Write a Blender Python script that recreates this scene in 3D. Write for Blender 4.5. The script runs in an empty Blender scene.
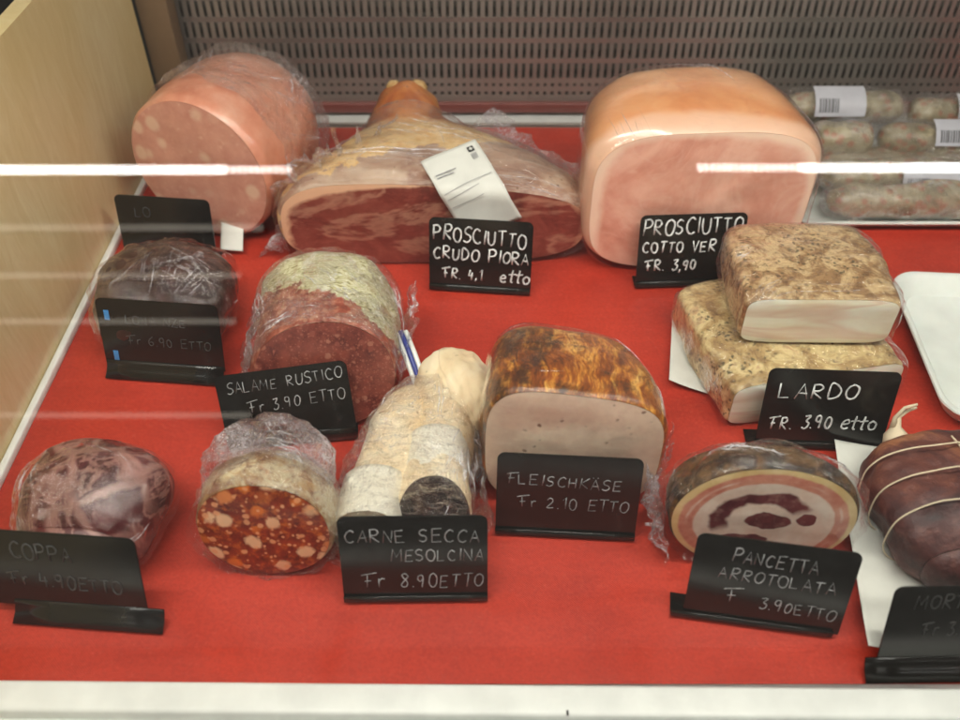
import bpy, bmesh, math, random
from mathutils import Vector, Matrix, noise
PI = math.pi
R = math.radians
C = bpy.context.scene.collection
random.seed(7)

# ------------------------------------------------------------------ node helper
def srgb(r, g, b):
    def f(c):
        c /= 255.0
        return c/12.92 if c <= .04045 else ((c+.055)/1.055)**2.4
    return (f(r), f(g), f(b), 1)

class G:
    """tiny node-graph builder"""
    def __init__(s, name):
        s.m = bpy.data.materials.new(name); s.m.use_nodes = True
        s.t = s.m.node_tree; s.t.nodes.clear()
        s.out = s.t.nodes.new('ShaderNodeOutputMaterial')
        s.co = s.t.nodes.new('ShaderNodeTexCoord').outputs['Object']
    def put(s, sock, v):
        if isinstance(v, bpy.types.NodeSocket): s.t.links.new(v, sock)
        elif v is not None: sock.default_value = v
    def n(s, typ, outs=0, props=None, **kw):
        nd = s.t.nodes.new('ShaderNode'+typ)
        for k, v in (props or {}).items(): setattr(nd, k, v)
        for k, v in kw.items(): s.put(nd.inputs[k.replace('_', ' ')], v)
        return nd.outputs[outs]
    def vec(s, scale=(1, 1, 1), loc=(0, 0, 0), rot=(0, 0, 0), v=None):
        return s.n('Mapping', Vector=v or s.co, Location=loc, Rotation=rot, Scale=scale)
    def noise(s, sc, det=4, rough=.55, dist=0, v=None, out=0):
        return s.n('TexNoise', out, Vector=v or s.co, Scale=sc, Detail=det, Roughness=rough, Distortion=dist)
    def vor(s, sc, feat='F1', out=0, v=None, rnd=1.0):
        return s.n('TexVoronoi', out, {'feature': feat}, Vector=v or s.co, Scale=sc, Randomness=rnd)
    def ramp(s, fac, stops, interp='LINEAR'):
        nd = s.t.nodes.new('ShaderNodeValToRGB'); cr = nd.color_ramp; cr.interpolation = interp
        while len(cr.elements) < len(stops): cr.elements.new(.5)
        for e, (p, c) in zip(cr.elements, stops):
            e.position = p; e.color = c if not isinstance(c, (int, float)) else (c, c, c, 1)
        s.put(nd.inputs[0], fac); return nd.outputs[0]
    def mix(s, fac, a, b, blend='MIX'):
        nd = s.t.nodes.new('ShaderNodeMix'); nd.data_type = 'RGBA'; nd.blend_type = blend
        s.put(nd.inputs[0], fac); s.put(nd.inputs[6], a); s.put(nd.inputs[7], b)
        return nd.outputs[2]
    def math(s, op, a, b=None, c=None, clamp=False):
        nd = s.t.nodes.new('ShaderNodeMath'); nd.operation = op; nd.use_clamp = clamp
        s.put(nd.inputs[0], a)
        if b is not None: s.put(nd.inputs[1], b)
        if c is not None: s.put(nd.inputs[2], c)
        return nd.outputs[0]
    def sep(s, v=None):
        nd = s.t.nodes.new('ShaderNodeSeparateXYZ'); s.put(nd.inputs[0], v or s.co); return nd.outputs
    def warp(s, amt, sc, det=3):
        c = s.n('TexNoise', 1, Vector=s.co, Scale=sc, Detail=det)
        d = s.n('VectorMath', 0, {'operation': 'SUBTRACT'})
        nd = d.node; s.put(nd.inputs[0], c); nd.inputs[1].default_value = (.5, .5, .5)
        e = s.n('VectorMath', 0, {'operation': 'SCALE'}).node; s.put(e.inputs[0], d); e.inputs['Scale'].default_value = amt
        a = s.n('VectorMath', 0, {'operation': 'ADD'}).node; s.put(a.inputs[0], s.co); s.put(a.inputs[1], e.outputs[0])
        return a.outputs[0]
    def bump(s, h, st=.3, d=.002, nrm=None):
        return s.n('Bump', Height=h, Strength=st, Distance=d, Normal=nrm)
    def bsdf(s, col, rough=.5, nrm=None, sss=0, coat=0, coat_rough=.1, metal=0, spec=.5, sheen=0, coat_nrm=None):
        nd = s.t.nodes.new('ShaderNodeBsdfPrincipled'); i = nd.inputs
        s.put(i['Base Color'], col); s.put(i['Roughness'], rough); s.put(i['Normal'], nrm)
        s.put(i['Coat Weight'], coat); s.put(i['Coat Roughness'], coat_rough); s.put(i['Metallic'], metal)
        s.put(i['Specular IOR Level'], spec); s.put(i['Sheen Weight'], sheen); s.put(i['Coat Normal'], coat_nrm)
        if sss:
            i['Subsurface Weight'].default_value = sss; i['Subsurface Radius'].default_value = (1, .45, .3)
            i['Subsurface Scale'].default_value = .006
        return nd.outputs[0]
    def fres(s, ior, nrm=None):
        bf = s.n('NewGeometry', 'Backfacing')
        i = s.math('ADD', ior, s.math('MULTIPLY', bf, 1/ior-ior))
        return s.n('Fresnel', IOR=i, Normal=nrm)
    def done(s, sh):
        s.t.links.new(sh, s.out.inputs[0]); return s.m

def plain(name, col, rough=.5, **k):
    g = G(name)
    n1 = g.noise(35, 5)
    dirt = g.ramp(n1, [(.3, .86), (.7, 1.0)])
    return g.done(g.bsdf(g.mix(1, col, dirt, 'MULTIPLY'), g.ramp(n1, [(.3, max(0, rough-.06)), (.7, min(1, rough+.08))]),
                         g.bump(g.noise(400, 3), .06, .0006), **k))

# ------------------------------------------------------------------ mesh helpers
def link(name, me, m=None, parent=None, smooth=True):
    o = bpy.data.objects.new(name, me); C.objects.link(o)
    if m is not None and not me.materials: me.materials.append(m)
    if parent is not None: o.parent = parent
    if smooth:
        for p in me.polygons: p.use_smooth = True
    return o
def frombm(name, bm, m=None, parent=None, smooth=True, autosmooth=None):
    bmesh.ops.recalc_face_normals(bm, faces=bm.faces[:])
    me = bpy.data.meshes.new(name); bm.to_mesh(me); bm.free()
    o = link(name, me, m, parent, smooth)
    if autosmooth:
        me.set_sharp_from_angle(angle=R(autosmooth))
    return o
def tag(o, label=None, cat=None, group=None, kind=None):
    for k, v in (('label', label), ('category', cat), ('group', group), ('kind', kind)):
        if v: o[k] = v
    return o
def thing(name, loc, rotz, label, cat, group=None):
    o = bpy.data.objects.new(name, None); C.objects.link(o)
    o.location = loc; o.rotation_euler = (0, 0, rotz); o.empty_display_size = .02
    return tag(o, label, cat, group)
def box(bm, c, s, bev=0, mat=Matrix()):
    r = bmesh.ops.create_cube(bm, size=1, matrix=mat @ Matrix.Translation(c) @ Matrix.Diagonal((s[0], s[1], s[2], 1)))
    if bev:
        es = list({e for v in r['verts'] for e in v.link_edges})
        bmesh.ops.bevel(bm, geom=es, offset=bev, segments=3, affect='EDGES', profile=.5)
def boxobj(name, c, s, m, parent=None, bev=.001):
    bm = bmesh.new(); box(bm, c, s, bev)
    return frombm(name, bm, m, parent, True, 40)
def tube(bm, pts, r, n=8):
    """tapered tube through points; r a number or list"""
    pts = [Vector(p) for p in pts]; rings = []
    for i, p in enumerate(pts):
        a = pts[max(i-1, 0)]; b = pts[min(i+1, len(pts)-1)]
        t = (b-a).normalized() if (b-a).length > 1e-9 else Vector((0, 0, 1))
        u = t.orthogonal().normalized() if i == 0 else (up - t*up.dot(t)).normalized()
        up = u; w = t.cross(u); rr = r[i] if isinstance(r, (list, tuple)) else r
        rings.append([bm.verts.new(p+(u*math.cos(2*PI*k/n)+w*math.sin(2*PI*k/n))*rr) for k in range(n)])
    for a, b in zip(rings, rings[1:]):
        for k in range(n): bm.faces.new((a[k], a[(k+1) % n], b[(k+1) % n], b[k]))
    bm.faces.new(rings[0]); bm.faces.new(rings[-1][::-1])

def fr(p, sc, off=0, octv=3):
    return noise.fractal(Vector(p)*sc+Vector((off, off*1.7, -off)), .8, 2.0, octv)
def ridged(p, sc, off=0):
    q = Vector(p)*sc+Vector((off, -off, off*.6))
    v = 1-abs(noise.noise(q))*2
    v2 = 1-abs(noise.noise(q*2.3+Vector((5, 2, 1))))*2
    return v*.65+v2*.35

def interp(secs, y):
    """smooth interpolation of section tuples along y"""
    if y <= secs[0][0]: return secs[0][1:]
    for i in range(len(secs)-1):
        a, b = secs[i], secs[i+1]
        if y <= b[0]:
            t = (y-a[0])/(b[0]-a[0])
            p0 = secs[max(i-1, 0)]; p3 = secs[min(i+2, len(secs)-1)]
            out = []
            for k in range(1, len(a)):
                m0 = (b[k]-p0[k])/(b[0]-p0[0])*(b[0]-a[0]) if i > 0 else (b[k]-a[k])
                m1 = (p3[k]-a[k])/(p3[0]-a[0])*(b[0]-a[0]) if i < len(secs)-2 else (b[k]-a[k])
                t2 = t*t; t3 = t2*t
                out.append((2*t3-3*t2+1)*a[k]+(t3-2*t2+t)*m0+(-2*t3+3*t2)*b[k]+(t3-t2)*m1)
            return out
    return secs[-1][1:]

def ring_pts(sec, y, n, grow=0):
    """sec = cx, zbot, rx, height, exponent, skew"""
    cx, zb, rx, h, ex, sk = sec
    cz = zb+h/2; out = []
    for k in range(n):
        a = 2*PI*k/n; c, s = math.cos(a), math.sin(a)
        x = math.copysign(abs(c)**(2/ex), c)*(rx+grow); z = math.copysign(abs(s)**(2/ex), s)*(h/2+grow)
        # skew: lowers one top side (positive lowers the right)
        if z > 0: z *= 1-sk*(x/(rx+grow+1e-9))
        out.append(Vector((cx+x, y, cz+z)))
    return out

def make_folds(grid, count, ln, rad, area, parent, off):
    """raised pleats of stretched film: thin tapered ridges lying on the wrap, in fans and strays"""
    rnd = random.Random(int(off*13+5)); ny, n = len(grid)-1, len(grid[0])
    def at(t, a):
        t = min(max(t, 0), .999)*ny; a = (a % 1.0)*n
        i, j = int(t), int(a) % n; ft, fa = t-i, a-int(a); j2 = (j+1) % n
        return (grid[i][j]*(1-fa)+grid[i][j2]*fa)*(1-ft)+(grid[i+1][j]*(1-fa)+grid[i+1][j2]*fa)*ft
    bm = bmesh.new(); k = 0
    t0, t1, a0, a1 = area
    while k < count:
        ct, ca = rnd.uniform(t0, t1), rnd.uniform(a0, a1); base = rnd.uniform(0, 2*PI); m_ = rnd.choice((1, 2, 4, 7, 9))
        for q in range(m_):
            k += 1
            th = base+rnd.gauss(0, .09); L = ln*rnd.uniform(.25, 1.0)
            st, sa = ct+rnd.gauss(0, .05), ca+rnd.gauss(0, .02)
            pts = []; N = 11; bend = rnd.uniform(-.16, .16)
            for i in range(N):
                f = i/(N-1)-.5; an = th+bend*f
                tt = st+math.cos(an)*L*f; aa = sa+math.sin(an)*L*f*.30
                p = at(tt, aa); p = p+Vector((rnd.gauss(0, .00015), rnd.gauss(0, .00015), .0002))
                p.z = max(p.z, .0012); pts.append(p)
            if not (t0-.05 < st < t1+.05): continue
            w = rad*rnd.choice((.3, .4, .5, .7, 1.1))
            tube(bm, pts, [w*max(.12, math.sin(PI*(i+.4)/N))*rnd.uniform(.6, 1.25) for i in range(N)], 5)
    bmesh.ops.recalc_face_normals(bm, faces=bm.faces[:])
    tmp = bpy.data.meshes.new('pleats'); bm.to_mesh(tmp); bm.free()
    al = bmesh.new(); al.from_mesh(parent.data); n0 = len(al.faces); al.from_mesh(tmp)
    al.faces.ensure_lookup_table()
    for f in al.faces[n0:]: f.material_index = 1; f.smooth = True
    parent.data.materials.append(PLEAT); al.to_mesh(parent.data); al.free(); bpy.data.meshes.remove(tmp)

def loft(name, secs, m, parent, ny=34, n=72, amp=.002, nsc=14, off=0, grow=0, front_bev=.004, dome=.35,
         ridge=0, rsc=20, zmin=.001, cut_m=None, cut_name='cut_face', cut_amp=.0012, y0=None, open_front=False, shear=0, cut_dome=0, folds=0, fold_len=.35, fold_r=.00042, fold_area=(.02, .98, .02, .48)):
    """body swept from y[0] (front, cut) to y[-1] (rounded back)"""
    ya, yb = secs[0][0], secs[-1][0]
    if y0 is not None: ya = y0
    bm = bmesh.new(); rings = []
    L = yb-ya
    for j in range(ny+1):
        t = j/ny; y = ya+L*t
        sec = list(interp(secs, y))
        g = grow
        pts = ring_pts(sec, y, n, g)
        c = Vector((sec[0], y, sec[1]+sec[3]/2)); sc = 1.0
        if dome and t > 1-dome:
            q = (t-(1-dome))/dome; sc = max(.02, math.sqrt(max(0, 1-q**2.4)))
        if front_bev and (y-ya) < front_bev:
            sc *= 1-(.5*front_bev/max(sec[2], .02))*(1-(y-ya)/front_bev)**2
        ring = []
        for p in pts:
            d = p-c; p = c+Vector((d.x*sc, 0, d.z*sc)); p.y = y
            dn = Vector((d.x, 0, d.z)); dn.normalize()
            if j == ny: dn = Vector((0, .3, 0))
            a = amp*fr(p, nsc, off)
            if ridge: a += ridge*(ridged(p, rsc, off)-.4)
            fall = min(1, (y-ya)/.01+.15) if not grow else 1
            p = p+dn*a*fall
            if open_front and j == 0: p.y -= .004*(1+fr(p, 40, off))
            if p.z < zmin: p.z = zmin+.0004*(1+noise.noise(p*60))
            p.y += shear*p.z*(1-t)
            ring.append(p)
        rings.append([bm.verts.new(p) for p in ring])
    for a, b in zip(rings, rings[1:]):
        for k in range(n): bm.faces.new((a[k], a[(k+1) % n], b[(k+1) % n], b[k]))
    bm.faces.new(rings[-1])
    rim = [v.co.copy() for v in rings[0]]
    grid = [[v.co.copy() for v in rg] for rg in rings]
    o = frombm(name, bm, m, parent)
    if folds: make_folds(grid, folds, fold_len, fold_r, fold_area, o, off)
    if cut_m:
        bm = bmesh.new(); cc = sum(rim, Vector())/len(rim); rr = []
        prof = [1.0, .985, .95, .88, .78, .66, .54, .42, .3, .18, .07]
        for q in prof:
            ring = []
            for p in rim:
                v = cc+(p-cc)*q
                v.y = p.y*q+cc.y*(1-q)-(.0005+.0018*(1-q**6)) if shear else ya-(.0005+.0018*(1-q**6))+cut_amp*fr(Vector((v.x, 0, v.z)), 26, off)*(1-q**4)-cut_dome*math.sqrt(max(0, 1-q*q))
                if shear: v.y = ya+shear*v.z-(.0005+.0018*(1-q**6))+cut_amp*fr(Vector((v.x, 0, v.z)), 26, off)*(1-q**4)
                ring.append(bm.verts.new(v))
            rr.append(ring)
        for a, b in zip(rr, rr[1:]):
            for k in range(n): bm.faces.new((a[k], b[k], b[(k+1) % n], a[(k+1) % n]))
        bm.faces.new(rr[-1])
        frombm(cut_name, bm, cut_m, parent)
    return o

def crumple_sheet(name, origin, ux, vx, nu, nv, amp, m, parent, off=0, sc=30, fray=.35, curl=None, thick=0):
    """a crumpled piece of film: patch spanned by ux, vx with ridged displacement"""
    ux, vx, origin = Vector(ux), Vector(vx), Vector(origin); nrm = ux.cross(vx).normalized()
    bm = bmesh.new(); g = []
    for i in range(nu+1):
        row = []
        for j in range(nv+1):
            u, v = i/nu, j/nv
            vv = v*(1-fray*abs(noise.noise(Vector((u*6+off, 3.1, off))))) if fray else v
            p = origin+ux*u+vx*vv
            p += nrm*amp*(ridged(p, sc, off)-.3)+nrm*amp*.8*fr(p, sc*.4, off)
            if curl: p = curl(p, u, vv)
            if p.z < .001: p.z = .001+.0003*random.random()
            row.append(bm.verts.new(p))
        g.append(row)
    for i in range(nu):
        for j in range(nv): bm.faces.new((g[i][j], g[i+1][j], g[i+1][j+1], g[i][j+1]))
    coords = [[v.co.copy() for v in row] for row in g]
    o = frombm(name, bm, m, parent)
    if parent is not None and not thick:
        grid = [[v.copy() for v in row] for row in coords]
        make_folds(grid, 14, .7, .0004, (.05, .95, .05, .92), o, off+50)
    if thick:
        md = o.modifiers.new('thick', 'SOLIDIFY'); md.thickness = thick
    return o

# ------------------------------------------------------------------ materials
def m_film(name='cling_film', white=.015, tint=(.93, .90, .97, 1), crease=.34, sc=42, gl=.05, fres=1.3, bs=1.0):
    g = G(name)
    v = g.warp(.03, 16)
    n1 = g.noise(sc, 5, .6, 1.2, v=g.vec((1, 2.4, 1), rot=(.4, .3, .7), v=v))
    n2 = g.noise(sc*1.5, 4, .6, .8, v=g.vec((2.8, 1, 1), rot=(.1, .8, -.6), v=v))
    fac = g.vor(sc*1.3, v=g.vec((1, 2.6, 1.2), rot=(.5, .2, .9), v=g.warp(.02, 40)))
    r1 = g.math('ABSOLUTE', g.math('SUBTRACT', n1, .5)); r2 = g.math('ABSOLUTE', g.math('SUBTRACT', n2, .5))
    h = g.math('ADD', g.math('ADD', r1, r2), g.math('MULTIPLY', fac, .35))
    cr = g.ramp(r1, [(0, 1.0), (.009, .5), (.024, 0)])
    cr2 = g.ramp(r2, [(0, .8), (.007, .35), (.02, 0)])
    patch = g.ramp(g.noise(22, 3, .5), [(.45, .08), (.62, 1.0)])
    crease_f = g.math('MULTIPLY', g.math('MAXIMUM', cr, cr2), g.math('MULTIPLY', patch, crease))
    nb = g.bump(h, bs, .009)
    nb2 = g.bump(g.noise(sc*6, 3), .3, .001, nb)
    lw = g.math('MULTIPLY', g.fres(1.45, nb2), fres, clamp=True)
    tr = g.n('BsdfTransparent', Color=(1, 1, 1, 1))
    gs = g.n('BsdfAnisotropic', Color=(1, 1, 1, 1), Roughness=gl, Normal=nb2)
    base = g.n('MixShader', Fac=g.math('ADD', lw, .012))
    g.t.links.new(tr, base.node.inputs[1]); g.t.links.new(gs, base.node.inputs[2])
    df = g.n('BsdfDiffuse', Color=tint, Normal=nb)
    tl = g.n('BsdfTranslucent', Color=tint)
    dm = g.n('MixShader', Fac=.35); g.t.links.new(df, dm.node.inputs[1]); g.t.links.new(tl, dm.node.inputs[2])
    f = g.math('ADD', crease_f, g.math('MULTIPLY', patch, white), clamp=True)
    fin = g.n('MixShader', Fac=f)
    g.t.links.new(base, fin.node.inputs[1]); g.t.links.new(dm, fin.node.inputs[2])
    return g.done(fin)

def m_pleat():
    g = G('film_pleat')
    n = g.noise(120, 3, .6)
    tr = g.n('BsdfTransparent', Color=(1, 1, 1, 1))
    p = g.bsdf((.92, .90, .94, 1), .12, None, spec=.8)
    mx = g.n('MixShader', Fac=g.ramp(n, [(.38, .06), (.66, .62)]))
    g.t.links.new(tr, mx.node.inputs[1]); g.t.links.new(p, mx.node.inputs[2])
    return g.done(mx)
PLEAT = m_pleat()
FILM = m_film()
FILM_HEAVY = m_film('crumpled_film', .24, (.90, .87, .93, 1), .85, 50, .06, 1.6)
FILM_LIGHT = m_film('tight_film', .0, crease=.14, sc=30, gl=.035, fres=1.1, bs=.5)
FILM_CLEAR = m_film('smooth_clear_film', .0, crease=.05, sc=14, gl=.04, fres=1.1, bs=.22)
FILM_FRILL = m_film('loose_film', .11, (.93, .88, .95, 1), .9, 60, .06, 2.2)

def m_mat():
    g = G('red_liner')
    x, y, z = g.sep()
    wx = g.math('SINE', g.math('MULTIPLY', x, 3400)); wy = g.math('SINE', g.math('MULTIPLY', y, 3400))
    weave = g.math('MULTIPLY', wx, wy)
    n = g.noise(9, 5, .6); n2 = g.noise(260, 3, .6)
    st = g.noise(30, 4, .6, v=g.vec((.25, 3, 1)))
    col = g.ramp(n, [(.28, (.33, .020, .010, 1)), (.5, (.43, .029, .013, 1)), (.75, (.52, .040, .018, 1))])
    col = g.mix(g.ramp(st, [(.45, 0), (.75, .30)]), col, (.60, .050, .026, 1))
    col = g.mix(g.math('MULTIPLY', g.math('ADD', weave, 1), .10), col, (.68, .10, .06, 1))
    col = g.mix(g.ramp(n2, [(.58, 0), (.74, .22)]), col, (.70, .14, .09, 1))
    col = g.mix(g.ramp(g.noise(420, 2, .5), [(.40, .22), (.55, 0)]), col, (.22, .012, .008, 1))
    spots = g.ramp(g.vor(38), [(0, 1), (.035, .6), (.07, 0)])
    col = g.mix(g.math('MULTIPLY', spots, g.ramp(g.noise(13), [(.55, 0), (.65, .3)])), col, (.72, .33, .27, 1))
    h = g.math('ADD', g.math('MULTIPLY', weave, .35), n2)
    return g.done(g.bsdf(col, g.ramp(g.noise(7, 5, .65, 1), [(.38, .30), (.6, .60)]), g.bump(h, .28, .0006), spec=.4, coat=.12, coat_rough=.22))

def m_steel():
    g = G('brushed_steel')
    n = g.noise(300, 3, .6, v=g.vec((.05, 1, 3)))
    big = g.noise(5, 4, .6)
    col = g.mix(g.ramp(big, [(.35, .2), (.7, .8)]), (.30, .265, .235, 1), (.46, .41, .36, 1))
    return g.done(g.bsdf(g.mix(.35, col, (.30, .29, .27, 1)), g.ramp(big, [(.3, .30), (.7, .46)]), g.bump(n, .12, .0005), metal=.72))

def m_wood():
    g = G('pale_plywood')
    v = g.vec((1, 2.2, .35), v=g.warp(.05, 5))
    n = g.noise(34, 6, .6, 1.0, v=v); big = g.noise(6, 3)
    fine = g.noise(160, 4, .6, v=g.vec((1, 5, .4)))
    col = g.ramp(n, [(.3, srgb(216, 194, 144)), (.5, srgb(224, 204, 156)), (.7, srgb(230, 214, 170))])
    col = g.mix(g.ramp(big, [(.4, 0), (.7, .45)]), col, srgb(212, 186, 120))
    col = g.mix(g.ramp(fine, [(.45, 0), (.7, .12)]), col, srgb(170, 138, 84))
    return g.done(g.bsdf(col, .38, g.bump(fine, .06, .0005), coat=.15, coat_rough=.3))

def coatbump(g, sc=60, st=.5):
    a = g.math('ABSOLUTE', g.math('SUBTRACT', g.noise(sc, 4, .6, 1.0, v=g.vec((1, 2, 1), rot=(.3, .5, .8))), .5))
    return g.bump(a, st, .003)

def m_mort_skin():
    g = G('mortadella_skin')
    n = g.noise(16, 5, .6); n2 = g.noise(60, 4)
    col = g.ramp(n, [(.3, srgb(196, 118, 90)), (.5, srgb(216, 146, 118)), (.72, srgb(228, 174, 150))])
    col = g.mix(g.ramp(n2, [(.5, 0), (.75, .4)]), col, srgb(226, 182, 156))
    return g.done(g.bsdf(col, .38, g.bump(n2, .15, .001), sss=.15, coat=.5, coat_rough=.12, coat_nrm=coatbump(g)))
def m_mort_face():
    g = G('mortadella_cut')
    v = g.warp(.006, 60)
    d = g.vor(40, v=v); sel = g.vor(40, out=1, v=v)
    selv = g.n('SeparateColor', 0, Color=sel)
    fat = g.math('MULTIPLY', g.ramp(d, [(.22, 1), (.40, 0)]), g.ramp(selv, [(.30, 0), (.34, 1)]))
    n = g.noise(45, 6, .65)
    col = g.ramp(n, [(.3, srgb(194, 132, 114)), (.7, srgb(216, 160, 138))])
    col = g.mix(g.math('MULTIPLY', fat, .6), col, srgb(232, 204, 176))
    sp = g.noise(150, 4, .6)
    col = g.mix(g.ramp(sp, [(.60, 0), (.72, .5)]), col, srgb(226, 186, 160))
    return g.done(g.bsdf(col, .4, g.bump(n, .12, .001), sss=.15, coat=.25, coat_rough=.2))

def m_ham_skin():
    g = G('cooked_ham_skin')
    n = g.noise(11, 5, .6, .5); n2 = g.noise(90, 4)
    col = g.ramp(n, [(.3, srgb(210, 132, 82)), (.5, srgb(226, 158, 106)), (.72, srgb(234, 180, 132))])
    v = g.warp(.03, 20)
    ln = g.math('ABSOLUTE', g.math('SUBTRACT', g.noise(22, 3, .5, v=v), .5))
    m = g.math('MULTIPLY', g.ramp(ln, [(0, 1), (.012, .4), (.03, 0)]), g.ramp(g.noise(14), [(.5, 0), (.64, .45)]))
    col = g.mix(m, col, srgb(186, 90, 56))
    # the thick pale fat band that shows where the rind stops short of the cut
    y = g.sep()[1]
    band = g.ramp(g.math('ADD', g.math('MULTIPLY', y, 1), g.math('MULTIPLY', g.noise(16, 3), .022)), [(.022, 1), (.032, 0)])
    col = g.mix(band, col, srgb(232, 188, 158))
    return g.done(g.bsdf(col, .34, g.bump(n2, .1, .001), sss=.15, coat=.6, coat_rough=.10, coat_nrm=coatbump(g, 18, .15)))
def m_ham_face():
    g = G('cooked_ham_cut')
    x, y, z = g.sep()
    # distance from the centre of the cut as a rounded box -> fat rim
    ax = g.math('DIVIDE', x, .117); az = g.math('DIVIDE', g.math('SUBTRACT', z, .068), .101)
    r = g.math('POWER', g.math('ADD', g.math('POWER', g.math('ABSOLUTE', ax), 4.0), g.math('POWER', g.math('ABSOLUTE', az), 4.0)), .25)
    r = g.math('ADD', r, g.math('MULTIPLY', g.math('SUBTRACT', g.noise(17, 4), .5), .22))
    n = g.noise(9, 6, .6, .5); fine = g.noise(120, 5, .65)
    meat = g.ramp(n, [(.32, srgb(192, 122, 102)), (.45, srgb(216, 154, 132)), (.56, srgb(232, 182, 160)), (.68, srgb(206, 138, 118))])
    vein = g.ramp(g.math('ABSOLUTE', g.math('SUBTRACT', g.noise(10, 3, .5, 2), .5)), [(0, .22), (.012, .08), (.03, 0)])
    meat = g.mix(vein, meat, srgb(232, 196, 176))
    col = g.mix(g.ramp(r, [(.80, 0), (.87, 1)]), meat, srgb(240, 208, 184))
    col = g.mix(g.ramp(fine, [(.5, 0), (.75, .2)]), col, srgb(238, 200, 180))
    return g.done(g.bsdf(col, .36, g.bump(fine, .15, .0008), sss=.2, coat=.35, coat_rough=.15, coat_nrm=coatbump(g, 30, .3)))

def m_crudo_skin():
    g = G('cured_ham_rind')
    x, y, z = g.sep()
    n = g.noise(16, 6, .6, .8); n2 = g.noise(70, 5, .6)
    silver = g.ramp(n, [(.30, srgb(120, 80, 64)), (.46, srgb(164, 128, 108)), (.64, srgb(198, 172, 148))])
    stri = g.noise(46, 4, .6, .5, v=g.vec((.5, 3, 3), rot=(0, 0, .5)))
    silver = g.mix(g.ramp(stri, [(.5, 0), (.7, .6)]), silver, srgb(206, 188, 170))
    fat = g.ramp(n2, [(.3, srgb(212, 160, 90)), (.6, srgb(230, 196, 142)), (.8, srgb(222, 170, 104))])
    # fat border: towards the outer left/back; silver muscle near the middle front
    e = g.math('ADD', g.math('ADD', g.math('MULTIPLY', x, -3.4), g.math('MULTIPLY', y, 9)), g.math('MULTIPLY', n, .9))
    col = g.mix(g.math('MULTIPLY', g.ramp(e, [(.99, 0), (1.05, 1)]), .95), silver, fat)
    rind = g.ramp(n, [(.34, srgb(104, 46, 18)), (.5, srgb(168, 88, 36)), (.68, srgb(206, 134, 68))])
    e2 = g.math('ADD', g.math('MULTIPLY', y, 6), g.math('MULTIPLY', n2, .25))
    col = g.mix(g.ramp(e2, [(.80, 0), (.90, 1)]) , col, rind)
    sp = g.math('MULTIPLY', g.ramp(g.vor(120), [(.1, 1), (.2, 0)]), g.ramp(g.noise(30), [(.55, 0), (.62, .8)]))
    col = g.mix(sp, col, srgb(96, 66, 44))
    return g.done(g.bsdf(col, .42, g.bump(n2, .4, .003), sss=.08, coat=.6, coat_rough=.12, coat_nrm=coatbump(g, 50, .6)))
def m_crudo_face():
    g = G('cured_ham_cut')
    x, y, z = g.sep()
    w = g.warp(.05, 12)
    n = g.noise(17, 5, .6, 1.2); f = g.noise(90, 5, .7, v=g.vec((1, 1, 2.5), rot=(0, .4, 0)))
    meat = g.ramp(n, [(.3, srgb(98, 40, 34)), (.5, srgb(126, 58, 48)), (.7, srgb(148, 80, 66))])
    meat = g.mix(g.ramp(f, [(.50, 0), (.70, .28)]), meat, srgb(172, 98, 84))
    sw = g.math('ABSOLUTE', g.math('SUBTRACT', g.noise(9, 5, .6, .3, v=g.vec((.7, 1, 1.8))), .52))
    seam = g.ramp(sw, [(0, 1), (.015, .7), (.04, 0)])
    meat = g.mix(g.math('MULTIPLY', seam, .4), meat, srgb(206, 158, 130))
    ax = g.math('DIVIDE', x, .157); az = g.math('DIVIDE', g.math('SUBTRACT', z, .043), .054)
    r = g.math('POWER', g.math('ADD', g.math('POWER', g.math('ABSOLUTE', ax), 3.0), g.math('POWER', g.math('ABSOLUTE', az), 3.0)), .333)
    r = g.math('ADD', r, g.math('MULTIPLY', g.math('SUBTRACT', n, .5), .18))
    col = g.mix(g.ramp(r, [(.91, 0), (.96, 1)]), meat, srgb(222, 176, 142))
    return g.done(g.bsdf(col, .34, g.bump(f, .3, .0015), sss=.1, coat=.6, coat_rough=.12, coat_nrm=coatbump(g, 45, .6)))

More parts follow.
